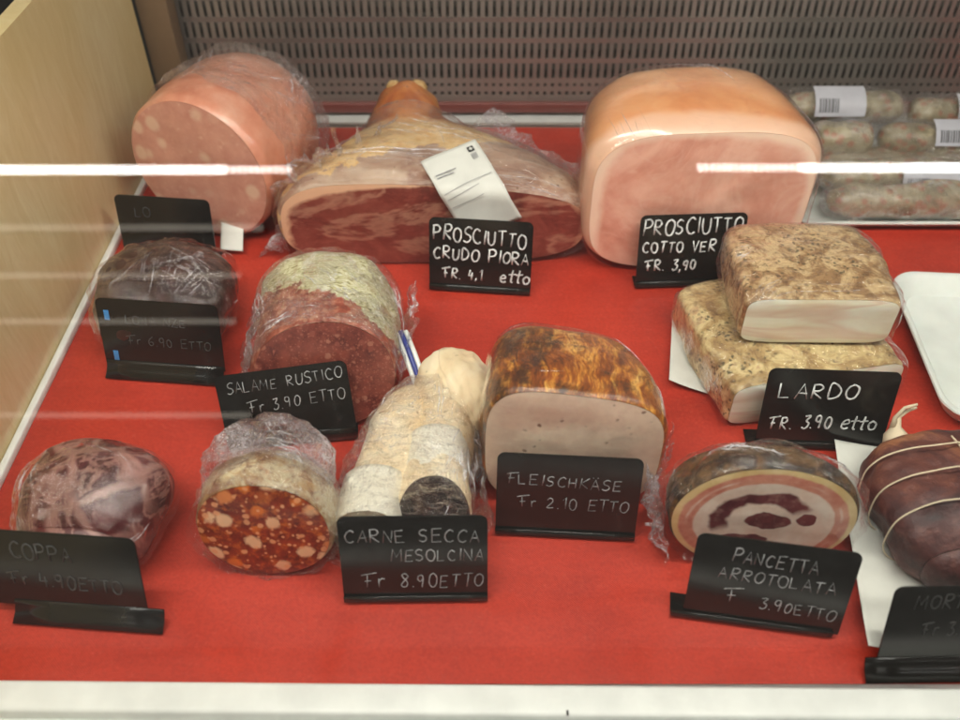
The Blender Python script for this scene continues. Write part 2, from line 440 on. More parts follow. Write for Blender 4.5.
def m_herb(name, cols, greens=.5, sc=26, rough=.5, coat=.55):
    g = G(name)
    n = g.noise(sc, 7, .68, .6); n2 = g.noise(sc*3.2, 5, .6)
    col = g.ramp(n, [(.28, cols[0]), (.44, cols[1]), (.56, cols[2]), (.72, cols[3])])
    col = g.mix(g.ramp(n2, [(.52, 0), (.66, .6)]), col, cols[0])
    bits = g.math('MULTIPLY', g.ramp(g.vor(210, v=g.warp(.008, 150)), [(.24, 1), (.38, 0)]), g.ramp(g.noise(30, 4), [(.44, 0), (.54, greens)]))
    col = g.mix(bits, col, srgb(48, 48, 24))
    h = g.math('ADD', n2, g.math('MULTIPLY', bits, .6))
    return g.done(g.bsdf(col, rough, g.bump(h, .5, .0025), sss=.03, coat=coat, coat_rough=.08, coat_nrm=coatbump(g, 40, .6)))
def m_lard_face():
    g = G('lard_cut')
    n = g.noise(14, 5, .6, .5, v=g.vec((.6, 1, 2.4))); f = g.noise(100, 4)
    col = g.ramp(n, [(.34, srgb(218, 204, 174)), (.5, srgb(234, 228, 206)), (.66, srgb(242, 238, 222))])
    band = g.ramp(g.math('ABSOLUTE', g.math('SUBTRACT', g.noise(7, 3, .5, .5, v=g.vec((.4, 1, 4))), .5)), [(0, .55), (.035, 0)])
    col = g.mix(band, col, srgb(214, 168, 146))
    sp = g.math('MULTIPLY', g.ramp(g.vor(60), [(.04, .8), (.08, 0)]), g.ramp(g.noise(30), [(.6, 0), (.66, 1)]))
    col = g.mix(sp, col, srgb(96, 74, 50))
    return g.done(g.bsdf(col, .36, g.bump(f, .12, .0008), sss=.25, coat=.4, coat_rough=.14))

def m_crust():
    g = G('baked_loaf_crust')
    w = g.warp(.03, 20)
    stre = g.noise(42, 6, .7, .6, v=g.vec((2.6, .7, 1), rot=(0, 0, .35), v=w))
    fine = g.noise(170, 5, .7, v=g.vec((2.5, .5, 1), rot=(0, 0, .35), v=w))
    n = g.noise(17, 6, .7, .4)
    col = g.ramp(stre, [(.36, srgb(92, 42, 12)), (.46, srgb(160, 86, 26)), (.54, srgb(208, 138, 52)), (.66, srgb(232, 182, 98))])
    col = g.mix(g.ramp(fine, [(.42, .75), (.56, 0)]), col, srgb(120, 60, 20))
    dark = g.math('MULTIPLY', g.ramp(g.math('SUBTRACT', n, g.math('MULTIPLY', g.sep()[0], 1.0)), [(.49, 0), (.57, .95)]), g.ramp(g.noise(90, 5, .7), [(.38, .25), (.56, 1)]))
    col = g.mix(dark, col, srgb(62, 34, 18))
    return g.done(g.bsdf(col, .36, g.bump(g.math('ADD', stre, fine), .4, .002), sss=.03, coat=.5, coat_rough=.12, coat_nrm=coatbump(g, 60, .5)))
def m_loaf_face():
    g = G('meatloaf_cut')
    n = g.noise(26, 6, .65); f = g.noise(160, 5, .6)
    col = g.ramp(n, [(.34, srgb(214, 180, 158)), (.6, srgb(236, 210, 186))])
    col = g.mix(g.ramp(f, [(.45, 0), (.7, .4)]), col, srgb(212, 178, 158))
    holes = g.math('MULTIPLY', g.ramp(g.vor(110, v=g.warp(.006, 80)), [(.12, 1), (.22, 0)]), g.ramp(g.noise(24), [(.52, 0), (.60, .85)]))
    col = g.mix(g.ramp(g.noise(70, 5, .7, v=g.vec((1, 1, 2))), [(.56, 0), (.70, .4)]), col, srgb(238, 214, 196))
    col = g.mix(holes, col, srgb(120, 84, 66))
    return g.done(g.bsdf(col, .42, g.bump(g.math('SUBTRACT', f, holes), .25, .001), sss=.2, coat=.3, coat_rough=.16, coat_nrm=coatbump(g, 30, .3)))

def m_salame_skin():
    """white-green mould at the back, peeled red meat near the cut"""
    g = G('rustic_salami_casing')
    x, y, z = g.sep()
    n = g.noise(24, 6, .65, .8); n2 = g.noise(85, 5, .65)
    v = g.warp(.02, 30)
    st = g.noise(75, 6, .72, 1.5, v=g.vec((.5, 3.5, 3), rot=(0, 0, .5), v=v))
    mould = g.ramp(st, [(.34, srgb(96, 88, 48)), (.44, srgb(168, 160, 110)), (.52, srgb(222, 216, 184)), (.60, srgb(160, 158, 104)), (.72, srgb(226, 222, 196))])
    mould = g.mix(g.ramp(n, [(.54, 0), (.64, .6)]), mould, srgb(140, 96, 66))
    mould = g.mix(g.ramp(n2, [(.54, 0), (.64, .6)]), mould, srgb(232, 230, 214))
    red = g.ramp(n2, [(.34, srgb(112, 44, 32)), (.5, srgb(152, 74, 52)), (.66, srgb(190, 124, 98))])
    red = g.mix(g.ramp(g.vor(130), [(.2, .45), (.35, 0)]), red, srgb(206, 160, 130))
    e = g.math('ADD', g.math('ADD', g.math('MULTIPLY', y, 10), g.math('MULTIPLY', x, 5.0)), g.math('MULTIPLY', n, .7))
    col = g.mix(g.ramp(e, [(.99, 0), (1.06, 1)]), red, mould)
    return g.done(g.bsdf(col, .5, g.bump(g.math('ADD', st, n2), .5, .002), coat=.55, coat_rough=.14, coat_nrm=coatbump(g, 55, .7)))
def m_salami_face(name, base, base2, fatc, fato, sc, amount):
    g = G(name)
    v = g.warp(.004, 90)
    cols = []
    d = g.vor(sc, v=v); sel = g.n('SeparateColor', 0, Color=g.vor(sc, out=1, v=v))
    sel2 = g.n('SeparateColor', 1, Color=g.vor(sc, out=1, v=v))
    n = g.noise(120, 4, .6)
    col = g.ramp(g.noise(70, 5, .7), [(.36, base), (.62, base2)])
    col = g.mix(g.ramp(g.noise(150, 5, .7), [(.5, 0), (.68, .55)]), col, fato)
    fat = g.math('MULTIPLY', g.ramp(g.math('ADD', d, g.math('MULTIPLY', g.math('SUBTRACT', g.noise(60, 5, .7), .5), .7)), [(.28, 1), (.42, 0)]), g.ramp(sel, [(1-amount, 0), (1-amount+.03, 1)]))
    fc = g.mix(g.ramp(sel2, [(.45, 0), (.55, 1)]), fatc, fato)
    col = g.mix(g.math('MULTIPLY', fat, .88), col, fc)
    d2 = g.vor(sc*2.2, v=v); s2 = g.n('SeparateColor', 0, Color=g.vor(sc*2.2, out=1, v=v))
    f2 = g.math('MULTIPLY', g.ramp(d2, [(.28, .8), (.4, 0)]), g.ramp(s2, [(.6, 0), (.65, 1)]))
    col = g.mix(f2, col, g.mix(.5, fatc, fato))
    d3 = g.vor(sc*4.5, v=v); s3 = g.n('SeparateColor', 0, Color=g.vor(sc*4.5, out=1, v=v))
    col = g.mix(g.math('MULTIPLY', g.ramp(d3, [(.30, .75), (.45, 0)]), g.ramp(s3, [(.78, 0), (.82, 1)])), col, g.mix(.35, fatc, fato))
    return g.done(g.bsdf(col, .3, g.bump(g.math('ADD', n, fat), .2, .0008), sss=.1, coat=.5, coat_rough=.1, coat_nrm=coatbump(g, 45, .5)))

def m_dark_meat():
    g = G('dried_beef')
    n = g.noise(24, 6, .65, .8); f = g.noise(90, 5)
    col = g.ramp(n, [(.3, srgb(26, 12, 10)), (.5, srgb(50, 24, 20)), (.7, srgb(78, 44, 36))])
    col = g.mix(g.ramp(f, [(.55, 0), (.72, .3)]), col, srgb(130, 96, 82))
    return g.done(g.bsdf(col, .4, g.bump(f, .3, .002), coat=.6, coat_rough=.12, coat_nrm=coatbump(g, 45, .7)))
def m_darkcut():
    g = G('dark_meat_cut')
    n = g.noise(30, 5, .6, .6)
    col = g.ramp(n, [(.3, srgb(14, 8, 9)), (.55, srgb(30, 16, 17)), (.75, srgb(70, 44, 26))])
    return g.done(g.bsdf(col, .3, g.bump(n, .3, .002), coat=.8, coat_rough=.08, coat_nrm=coatbump(g, 40, .7)))
def m_coppa():
    g = G('marbled_coppa')
    w = g.warp(.035, 18)
    n = g.noise(20, 5, .6); f = g.noise(90, 5)
    meat = g.ramp(n, [(.3, srgb(52, 14, 18)), (.5, srgb(84, 28, 30)), (.7, srgb(112, 46, 42))])
    d = g.vor(24, 'DISTANCE_TO_EDGE', v=w)
    v1 = g.ramp(d, [(0, 1), (.04, .9), (.10, 0)])
    v2 = g.ramp(g.math('ABSOLUTE', g.math('SUBTRACT', g.noise(15, 4, .6, 1.5), .5)), [(0, .8), (.04, 0)])
    m = g.math('MAXIMUM', g.math('MULTIPLY', v1, g.ramp(g.noise(10), [(.4, .25), (.6, 1)])), v2)
    col = g.mix(g.math('MULTIPLY', m, .58), meat, srgb(196, 148, 134))
    return g.done(g.bsdf(col, .4, g.bump(f, .3, .002), coat=.2, coat_rough=.14, coat_nrm=coatbump(g, 40, .6)))
def m_pale_casing():
    g = G('floury_casing')
    n = g.noise(18, 6, .6, .6); f = g.noise(120, 5, .6)
    col = g.ramp(n, [(.3, srgb(222, 192, 150)), (.5, srgb(238, 216, 178)), (.7, srgb(244, 232, 206))])
    fold = g.ramp(g.math('ABSOLUTE', g.math('SUBTRACT', g.noise(14, 3, .5, 1, v=g.vec((2, .7, 1))), .5)), [(0, .3), (.03, 0)])
    col = g.mix(fold, col, srgb(178, 140, 106))
    sp = g.math('MULTIPLY', g.ramp(g.vor(150), [(.16, 1), (.26, 0)]), g.ramp(g.noise(40), [(.6, 0), (.66, .7)]))
    col = g.mix(sp, col, srgb(110, 92, 70))
    return g.done(g.bsdf(col, .6, g.bump(g.math('ADD', n, g.math('MULTIPLY', f, .3)), .3, .002), sss=.12, coat=.2, coat_rough=.25))
def m_pancetta_face():
    g = G('rolled_pancetta_cut')
    x, y, z = g.sep()
    def cn(sc, loc, k): return g.math('MULTIPLY', g.math('SUBTRACT', g.noise(sc, 4, .6, v=g.vec(loc=loc)), .5), k)
    ax = g.math('ADD', g.math('DIVIDE', x, .065), g.math('ADD', cn(16, (0, 0, 0), .42), cn(80, (1, 0, 0), .10)))
    az = g.math('ADD', g.math('DIVIDE', g.math('SUBTRACT', z, .052), .053), g.math('ADD', cn(16, (3, 1, 2), .42), cn(80, (3, 2, 2), .10)))
    r0 = g.math('SQRT', g.math('ADD', g.math('POWER', g.math('DIVIDE', x, .066), 2), g.math('POWER', g.math('DIVIDE', g.math('SUBTRACT', z, .052), .053), 2)))
    r0 = g.math('ADD', r0, g.math('ADD', cn(14, (5, 5, 1), .10), cn(90, (5, 3, 1), .03)))
    r = g.math('SQRT', g.math('ADD', g.math('POWER', ax, 2), g.math('POWER', az, 2)))
    n = g.noise(110, 5, .65); n2 = g.noise(38, 5, .65)
    fat = g.ramp(n2, [(.3, srgb(214, 184, 164)), (.6, srgb(234, 216, 200))])
    lean = g.ramp(n2, [(.35, srgb(84, 36, 42)), (.65, srgb(128, 66, 68))])
    pink = g.ramp(n2, [(.35, srgb(184, 104, 86)), (.65, srgb(218, 156, 132))])
    def blob(cx, cz, rx, rz, e=.16):
        q = g.math('ADD', g.math('POWER', g.math('DIVIDE', g.math('SUBTRACT', ax, cx), rx), 2), g.math('POWER', g.math('DIVIDE', g.math('SUBTRACT', az, cz), rz), 2))
        return g.ramp(q, [(1-e, 1), (1, 0)])
    arch = g.math('MULTIPLY', g.ramp(r, [(.36, 0), (.40, 1), (.58, 1), (.62, 0)]), g.ramp(g.math('ADD', g.math('MULTIPLY', az, .9), g.math('MULTIPLY', ax, -.45)), [(.02, 0), (.12, 1)]))
    m = g.math('MAXIMUM', g.math('MAXIMUM', arch, blob(.06, .06, .27, .17)), g.math('MAXIMUM', blob(.46, .10, .10, .13), blob(-.2, -.35, .3, .12)))
    col = g.mix(m, fat, lean)
    col = g.mix(g.ramp(r0, [(.735, 0), (.76, 1)]), col, pink)
    col = g.mix(g.math('MULTIPLY', g.ramp(r0, [(.80, 0), (.815, 1), (.83, 1), (.845, 0)]), g.ramp(g.noise(20), [(.45, 0), (.6, .8)])), col, fat)
    col = g.mix(g.ramp(r0, [(.89, 0), (.915, 1)]), col, g.ramp(n2, [(.3, srgb(206, 172, 112)), (.7, srgb(230, 208, 160))]))
    col = g.mix(g.ramp(n, [(.5, 0), (.7, .25)]), col, srgb(226, 186, 168))
    return g.done(g.bsdf(col, .33, g.bump(n, .25, .0012), sss=.08, coat=.5, coat_rough=.1, coat_nrm=coatbump(g, 40, .5)))
def m_tied():
    g = G('dark_tied_salami')
    n = g.noise(18, 6, .65, .6); f = g.noise(80, 5, .6)
    col = g.ramp(n, [(.32, srgb(44, 22, 24)), (.48, srgb(76, 40, 38)), (.58, srgb(104, 58, 48)), (.70, srgb(160, 104, 70))])
    col = g.mix(g.ramp(f, [(.55, 0), (.75, .35)]), col, srgb(144, 106, 98))
    return g.done(g.bsdf(col, .58, g.bump(f, .7, .004), coat=.12, coat_rough=.3))
def m_pack():
    g = G('packed_salami')
    n = g.noise(30, 6, .65, .5); d = g.vor(95, v=g.warp(.006, 60))
    col = g.ramp(n, [(.34, srgb(112, 104, 78)), (.5, srgb(160, 148, 120)), (.66, srgb(196, 186, 162))])
    col = g.mix(g.math('MULTIPLY', g.ramp(d, [(.25, 1), (.45, 0)]), .55), col, srgb(170, 96, 76))
    return g.done(g.bsdf(col, .45, g.bump(n, .3, .003), coat=.5, coat_rough=.14, coat_nrm=coatbump(g, 35, .8)))
def m_text(name, strength, col=(.80, .83, .82, 1), base=(.012, .011, .010, 1)):
    g = G(name)
    n = g.noise(190, 4, .7); n2 = g.noise(60, 3)
    f = g.math('MULTIPLY', g.ramp(n, [(.30, .35), (.62, 1)]), g.ramp(n2, [(.3, .45), (.6, 1)]))
    return g.done(g.bsdf(g.mix(g.math('MULTIPLY', f, strength, clamp=True), base, col), .55))
def m_tagplastic():
    g = G('black_tag_plastic')
    n = g.noise(14, 4, .6); sm = g.noise(40, 5, .6, 1.5)
    col = g.mix(g.ramp(sm, [(.50, 0), (.72, .35)]), (.010, .009, .008, 1), (.035, .036, .034, 1))
    return g.done(g.bsdf(col, g.ramp(n, [(.3, .13), (.7, .26)]), g.bump(g.noise(500, 3), .03, .0004), spec=.55))

def m_glass():
    g = G('front_glass')
    fr_ = g.fres(1.5)
    tr = g.n('BsdfTransparent', Color=(.985, .992, .985, 1)); gs = g.n('BsdfAnisotropic', Color=(1, 1, 1, 1), Roughness=0.0)
    mx = g.n('MixShader', Fac=fr_); g.t.links.new(tr, mx.node.inputs[1]); g.t.links.new(gs, mx.node.inputs[2])
    return g.done(mx)
def m_emit(name, col, st, dots=0):
    g = G(name); s = st
    if dots:
        x = g.sep()[0]
        s = g.math('MULTIPLY', g.ramp(g.math('SINE', g.math('MULTIPLY', x, dots)), [(.0, .35), (.5, .8), (.9, 1)]), st)
    e = g.n('Emission', Color=col, Strength=s)
    return g.done(e)

M_MAT = m_mat(); STEEL = m_steel(); WOOD = m_wood()
WHITE = plain('white_enamel', srgb(242, 244, 240), .35)
TRAYW = plain('white_foam', srgb(228, 232, 226), .4, sss=.1)
DARKM = plain('dark_rubber', (.015, .018, .015, 1), .6)
GREY = plain('grey_paint', srgb(110, 112, 106), .45)
PAPER = plain('white_paper', srgb(222, 222, 214), .7)
TAGM = m_tagplastic()
T_BOLD = m_text('chalk_marker', 1.25); T_MED = m_text('thin_chalk_marker', .62, (.72, .74, .76, 1)); T_GHOST = m_text('wiped_chalk_marker', .07, (.6, .62, .62, 1)); T_FAINT = m_text('faded_chalk_marker', .16, (.6, .62, .62, 1))
STRING = plain('cotton_string', srgb(222, 206, 176), .8)

# ------------------------------------------------------------------ the counter (setting)
D = .575
def flat(name, x0, x1, y0, y1, z, m, n=1):
    bm = bmesh.new()
    vs = [bm.verts.new(p) for p in ((x0, y0, z), (x1, y0, z), (x1, y1, z), (x0, y1, z))]
    bm.faces.new(vs); o = frombm(name, bm, m, None, False); return o
# red liner: a thin sheet lying in the counter, with very gentle waves
bm = bmesh.new(); NX, NY = 120, 80; gr = []
for i in range(NX+1):
    row = []
    for j in range(NY+1):
        x = -.386+i/NX*1.25; y = .287+j/NY*(1.030-.287)
        row.append(bm.verts.new((x, y, .0008*noise.noise(Vector((x*5, y*9, 0)))+.0003*noise.noise(Vector((x*22+y*8, y*14, 2)))-.0008)))
    gr.append(row)
for i in range(NX):
    for j in range(NY): bm.faces.new((gr[i][j], gr[i+1][j], gr[i+1][j+1], gr[i][j+1]))
tag(frombm('red_liner', bm, M_MAT), kind='structure')
tag(boxobj('counter_base', (.24, .66, -.032), (1.30, .84, .05), WHITE, None, .002), kind='structure')

t = thing('counter_front_rail', (.24, .272, 0), R(-.55), 'white enamelled rail along the front edge of the red liner, above a grey strip', 'rail')
boxobj('rail', (0, 0, -.003), (1.4, .022, .014), WHITE, t, .003)
boxobj('scratch_mark', (-.183, -.009, .0045), (.0014, .0035, .0008), DARKM, t, .0002)
boxobj('lower_ledge', (0, -.022, -.016), (1.4, .020, .010), GREY, t, .002)
boxobj('front_apron', (0, -.044, -.022), (1.4, .021, .008), WHITE, t, .002)
t = thing('side_trim', (-.3895, .655, 0), 0, 'thin white trim strip between the red liner and the wooden side wall', 'trim')
boxobj('trim', (0, 0, .002), (.0065, .76, .008), WHITE, t, .0015)
t = thing('back_trim', (.24, 1.036, 0), 0, 'thin pale metal trim along the back edge of the red liner', 'trim')
boxobj('trim', (0, 0, .000), (1.26, .004, .004), STEEL, t, .001)
tag(boxobj('air_gap_floor', (.24, 1.056, -.012), (1.26, .032, .006), DARKM, None, .001), kind='structure')

# wooden side wall with a rounded top front corner
def side_wall():
    t = thing('wooden_side_wall', (-.3935, .2, 0), 0, 'pale yellow plywood side wall along the left of the meats', 'wall')
    prof = [(-.12, -.05), (.815, -.05), (.815, .257), (-.12, .257)]
    bm = bmesh.new()
    f = [bm.verts.new((0, y, z)) for y, z in prof]; b = [bm.verts.new((-.016, y, z)) for y, z in prof]
    bm.faces.new(f); bm.faces.new(b[::-1])
    for k in range(len(prof)):
        bm.faces.new((f[k], b[k], b[(k+1) % len(prof)], f[(k+1) % len(prof)]))
    frombm('board', bm, WOOD, t, False)
    return t
side_wall()

# perforated steel rear panel with real slots
def back_panel():
    t = thing('perforated_back_panel', (-.372, 1.074, 0), 0, 'brushed steel rear air grille with rows of upright slots behind the meats', 'grille')
    px, pz = .0094, .0262; W = 1.20; z0 = .022
    xs = [0]; ncol = int(W/px)
    for c in range(ncol): xs += [c*px+.0052+.006, c*px+.0094+.006]
    xs.append(W+.02)
    zs = [0, z0]; rows = []
    # one row of small square holes, then tall slots
    zs += [z0+.0045]; rows.append((z0, z0+.0045)); z = z0+.0115
    zs += [z, z+.0045]; rows.append((z, z+.0045)); z += .0115
    for r_ in range(7):
        zs += [z, z+.0195]; rows.append((z, z+.0195)); z += pz
    zs.append(.36); zs = sorted(set(round(v, 5) for v in zs)); hole = [(round(a, 5), round(b, 5)) for a, b in rows]
    bm = bmesh.new(); g = [[bm.verts.new((x, -.0009*math.cos((zz-.045)/pz*2*PI) if zz > .04 else 0, zz)) for zz in zs] for x in xs]
    for i in range(len(xs)-1):
        for j in range(len(zs)-1):
            if i % 2 == 1 and 0 < i < len(xs)-2 and (zs[j], zs[j+1]) in hole: continue
            bm.faces.new((g[i][j], g[i+1][j], g[i+1][j+1], g[i][j+1]))
    o = frombm('slotted_sheet', bm, STEEL, t, False)
    md = o.modifiers.new('th', 'SOLIDIFY'); md.thickness = .0014
    boxobj('backing_box', (W/2, .03, .16), (W+.04, .006, .40), plain('grey_brown_backing', (.16, .145, .125, 1), .7), t, .001)  # one even grey-brown tone, chosen for the contrast of the slots
    boxobj('bottom_lip', (W/2+.01, -.004, .006), (W+.02, .008, .014), plain('red_reflection_lip', srgb(120, 62, 56), .35), t, .002)  # the liner's red reflection is put into the lip colour
    boxobj('side_post', (-.006, -.030, .17), (.036, .030, .40), plain('brown_post', srgb(120, 98, 74), .5), t, .002)
    return t
back_panel()

# ------------------------------------------------------------------ price tags
GL = {
 'A': ([(0, 0), (.28, 1), (.56, 0)], [(.1, .38), (.5, .36)]),
 'B': ([(0, 0), (0, 1), (.35, .95), (.4, .75), (.05, .52), (.45, .42), (.42, .08), (0, 0)],),
 'C': ([(.5, .85), (.3, 1), (.08, .8), (0, .45), (.12, .1), (.35, 0), (.52, .12)],),
 'D': ([(0, 0), (.02, 1), (.3, .95), (.52, .6), (.45, .2), (.2, .02), (0, 0)],),
 'E': ([(.48, 1), (0, .97), (0, 0), (.5, .02)], [(.02, .52), (.4, .53)]),
 'F': ([(.1, 0), (.1, .95)], [(-.15, .92), (.15, 1), (.65, 1.06)], [(0, .5), (.4, .54)]),
 'f': ([(.15, 0), (.15, .9)], [(-.2, .9), (.1, .98), (.7, 1.1)], [(0, .45), (.38, .5)]),
 'H': ([(0, 0), (.02, 1)], [(.5, 1), (.5, 0)], [(0, .5), (.5, .52)]),
 'I': ([(.1, 0), (.12, 1)],),
 'K': ([(0, 0), (.02, 1)], [(.5, 1), (.03, .5), (.52, 0)]),
 'L': ([(.02, 1), (0, 0), (.48, .03)],),
 'M': ([(0, 0), (.06, 1), (.32, .35), (.58, 1), (.66, 0)],),
 'N': ([(0, 0), (.03, 1), (.5, 0), (.54, 1)],),
 'O': ([(.28, 1), (.06, .82), (0, .4), (.15, .05), (.4, .02), (.55, .35), (.52, .8), (.28, 1)],),
 'P': ([(0, 0), (.02, 1)], [(-.05, .98), (.3, 1.04), (.5, .82), (.38, .55), (.03, .48)]),
 'R': ([(0, 0), (.02, 1)], [(-.02, .98), (.32, 1), (.46, .78), (.3, .55), (.03, .5), (.5, 0)]),
 'S': ([(.48, .9), (.25, 1), (.04, .8), (.12, .56), (.38, .45), (.46, .2), (.25, 0), (0, .1)],),
 'T': ([(-.02, .98), (.55, 1)], [(.26, 1), (.25, 0)]),
 'U': ([(0, 1), (.02, .25), (.2, 0), (.42, .1), (.5, .45), (.5, 1)],),
 'V': ([(0, 1), (.24, 0), (.5, 1)],),
 'Z': ([(0, 1), (.45, .97), (0, .02), (.5, 0)],),
 '0': ([(.25, 1), (.05, .8), (.02, .3), (.2, 0), (.42, .15), (.46, .7), (.25, 1)],),
 '1': ([(.05, .75), (.25, 1), (.25, 0)],),
 '2': ([(.02, .8), (.2, 1), (.42, .82), (.35, .5), (0, 0), (.5, .03)],),
 '3': ([(.02, .95), (.4, 1), (.2, .6), (.42, .42), (.38, .1), (.15, -.03), (0, .1)],),
 '4': ([(.12, 1), (.02, .4), (.45, .42)], [(.36, .75), (.34, -.05)]),
 '6': ([(.4, 1), (.12, .7), (.02, .3), (.2, 0), (.42, .15), (.36, .42), (.08, .38)],),
 '8': ([(.4, .85), (.22, 1), (.05, .82), (.38, .35), (.35, .05), (.12, 0), (.03, .2), (.4, .72), (.4, .85)],),
 '9': ([(.42, .7), (.25, .5), (.05, .65), (.12, .95), (.36, .98), (.42, .7), (.34, 0)],),
 'e': ([(.02, .32), (.4, .42), (.3, .66), (.08, .5), (.06, .15), (.25, 0), (.45, .1)],),
 't': ([(.18, 1), (.12, .1), (.25, 0)], [(-.08, .6), (.42, .68)]),
 'o': ([(.2, .6), (.02, .35), (.12, .02), (.36, .08), (.4, .42), (.2, .6)],),
 'r': ([(.0, .62), (.02, 0)], [(.02, .4), (.15, .62), (.32, .6)]),
 '.': ([(.02, .0), (.05, .05)],), ',': ([(.08, .1), (.0, -.2)],), '~': ([(.0, .4), (.2, .55), (.4, .35), (.6, .5)],),
 '"': ([(.0, 0), (.02, .06)], [(.2, 0), (.22, .06)]),
}
WID = {'I': .25, '.': .2, ',': .2, '1': .42, 'M': .85, 'F': .62, 'f': .7, 'e': .52, 't': .36, 'o': .55, 'r': .36, ' ': .5, '3': .55}
def smooth_line(pts):
    if len(pts) < 3: return pts
    out = []
    for i in range(len(pts)-1):
        p0 = pts[max(i-1, 0)]; p1 = pts[i]; p2 = pts[i+1]; p3 = pts[min(i+2, len(pts)-1)]
        for s in range(5):
            t = s/5; out.append(tuple(.5*((2*p1[k])+(-p0[k]+p2[k])*t+(2*p0[k]-5*p1[k]+4*p2[k]-p3[k])*t*t+(-p0[k]+3*p1[k]-3*p2[k]+p3[k])*t**3) for k in (0, 1)))
    out.append(pts[-1]); return out
CURVY = set('BCDOPRSU0236899eotrf')
def writing(lines, tl_m, parent, seed, pen):
    """lines: (text, x left, z baseline, letter height, max width, slope)"""
    rnd = random.Random(seed)
    bm = bmesh.new()
    for (txt, x0, zb, h, w, slope) in lines:
        tot = sum(WID.get(c, .62)+.10 for c in txt); k = min(1.25, w/(tot*h))
        x = x0
        for c in txt:
            if c != ' ':
                s = 1+rnd.uniform(-.10, .10); dz = rnd.uniform(-.06, .06)*h; sh = rnd.uniform(-.04, .12)
                if c == 'Q': c = 'O'
                if c == 'Ä':
                    gl = list(GL['A'])+[[(.12, 1.15), (.14, 1.2)], [(.42, 1.15), (.44, 1.2)]]
                else: gl = GL[c]
                for st in gl:
                    pts = smooth_line(list(st)) if c in CURVY else list(st)
                    P3 = []
                    for (a, b) in pts:
                        X = x+(a+sh*b)*h*k*s*.98+rnd.uniform(-.008, .008)*h; Z = zb+b*h*s+dz+(x-x0)*slope
                        P3.append((X, -.00025, Z))
                    if len(P3) == 2:
                        (a, b, c_), (d, e, f_) = P3
                        P3 = [P3[0], ((a+d)/2+rnd.uniform(-.02, .02)*h, b, (c_+f_)/2), P3[1]]
                    rads = [pen*rnd.uniform(.75, 1.15)*(.8 if q in (0, len(P3)-1) else 1) for q in range(len(P3))]
                    tube(bm, P3, rads, 7)
            x += (WID.get(c, .62)+.10)*h*k
    for v in bm.verts: v.co.y = -.00025+(v.co.y+.00025)*.45
    return frombm('handwriting', bm, tl_m, parent)

def price_tag(x, y, rz, label, lines, seed, w=.103, h=.074, lean=15, foot=(.0, .0, -1), pen=.00055, ink=None, roll=0, z0=.0045, tm=None, sticks=None):
    """panel leaning back on a folded foot; foot = (shift, extra width, direction)"""
    t = thing('price_tag', (x, y, 0), rz, label, 'price tag', 'black handwritten price tags standing in front of the meats')
    th = .0016; r = .006
    prof = []
    for cx, cz, a0 in ((w/2-r, h-r, 0), (-w/2+r, h-r, 90)):
        for k in range(7):
            a = R(a0+15*k); prof.append((cx+r*math.cos(a), cz+r*math.sin(a)))
    prof += [(-w/2, 0), (w/2, 0)]
    bm = bmesh.new()
    f = [bm.verts.new((a, 0, b)) for a, b in prof]; bk = [bm.verts.new((a, th, b)) for a, b in prof]
    bm.faces.new(f); bm.faces.new(bk[::-1])
    for k in range(len(prof)): bm.faces.new((f[k], bk[k], bk[(k+1) % len(prof)], f[(k+1) % len(prof)]))
    bmesh.ops.recalc_face_normals(bm, faces=bm.faces[:])
    bmesh.ops.bevel(bm, geom=[e for e in bm.edges if e.calc_face_angle(0) > 1.2], offset=.0003, segments=2, affect='EDGES')
    pn = frombm('panel', bm, TAGM, t, True, 35)
    pn.location = (0, 0, z0); pn.rotation_euler = (-R(lean), R(roll), 0)
    wr = writing(lines, ink or T_MED, pn, seed, pen)
    # foot: bent strip
    sh, ex, dr = foot
    bm = bmesh.new(); fw = w+ex; dep = .018 if dr < 0 else .024
    q = [(-fw/2+sh, fw/2+sh)]
    L = [(0, z0+.001)]
    if dr < 0:   # foot folded to the rear
        L = [(-.0012, z0+.004), (-.0015, z0*.6), (-.0005, .0014), (.004, .0008), (dep, .0008)]
    else:        # foot folded to the front, tilted
        L = [(.0020, .0135), (.0002, .0095), (-.0035, .0050), (-.0105, .0010)]
    A = []
    for (yy, zz) in L:
        A.append([bm.verts.new((xx, yy, zz)) for xx in (-fw/2+sh, -fw/4+sh, sh, fw/4+sh, fw/2+sh)])
    for a, b in zip(A, A[1:]):
        for k in range(4): bm.faces.new((a[k], a[k+1], b[k+1], b[k]))
    ft = frombm('foot', bm, TAGM, t, True, 35)
    md = ft.modifiers.new('th', 'SOLIDIFY'); md.thickness = .0013; md.offset = 1
    return t, pn

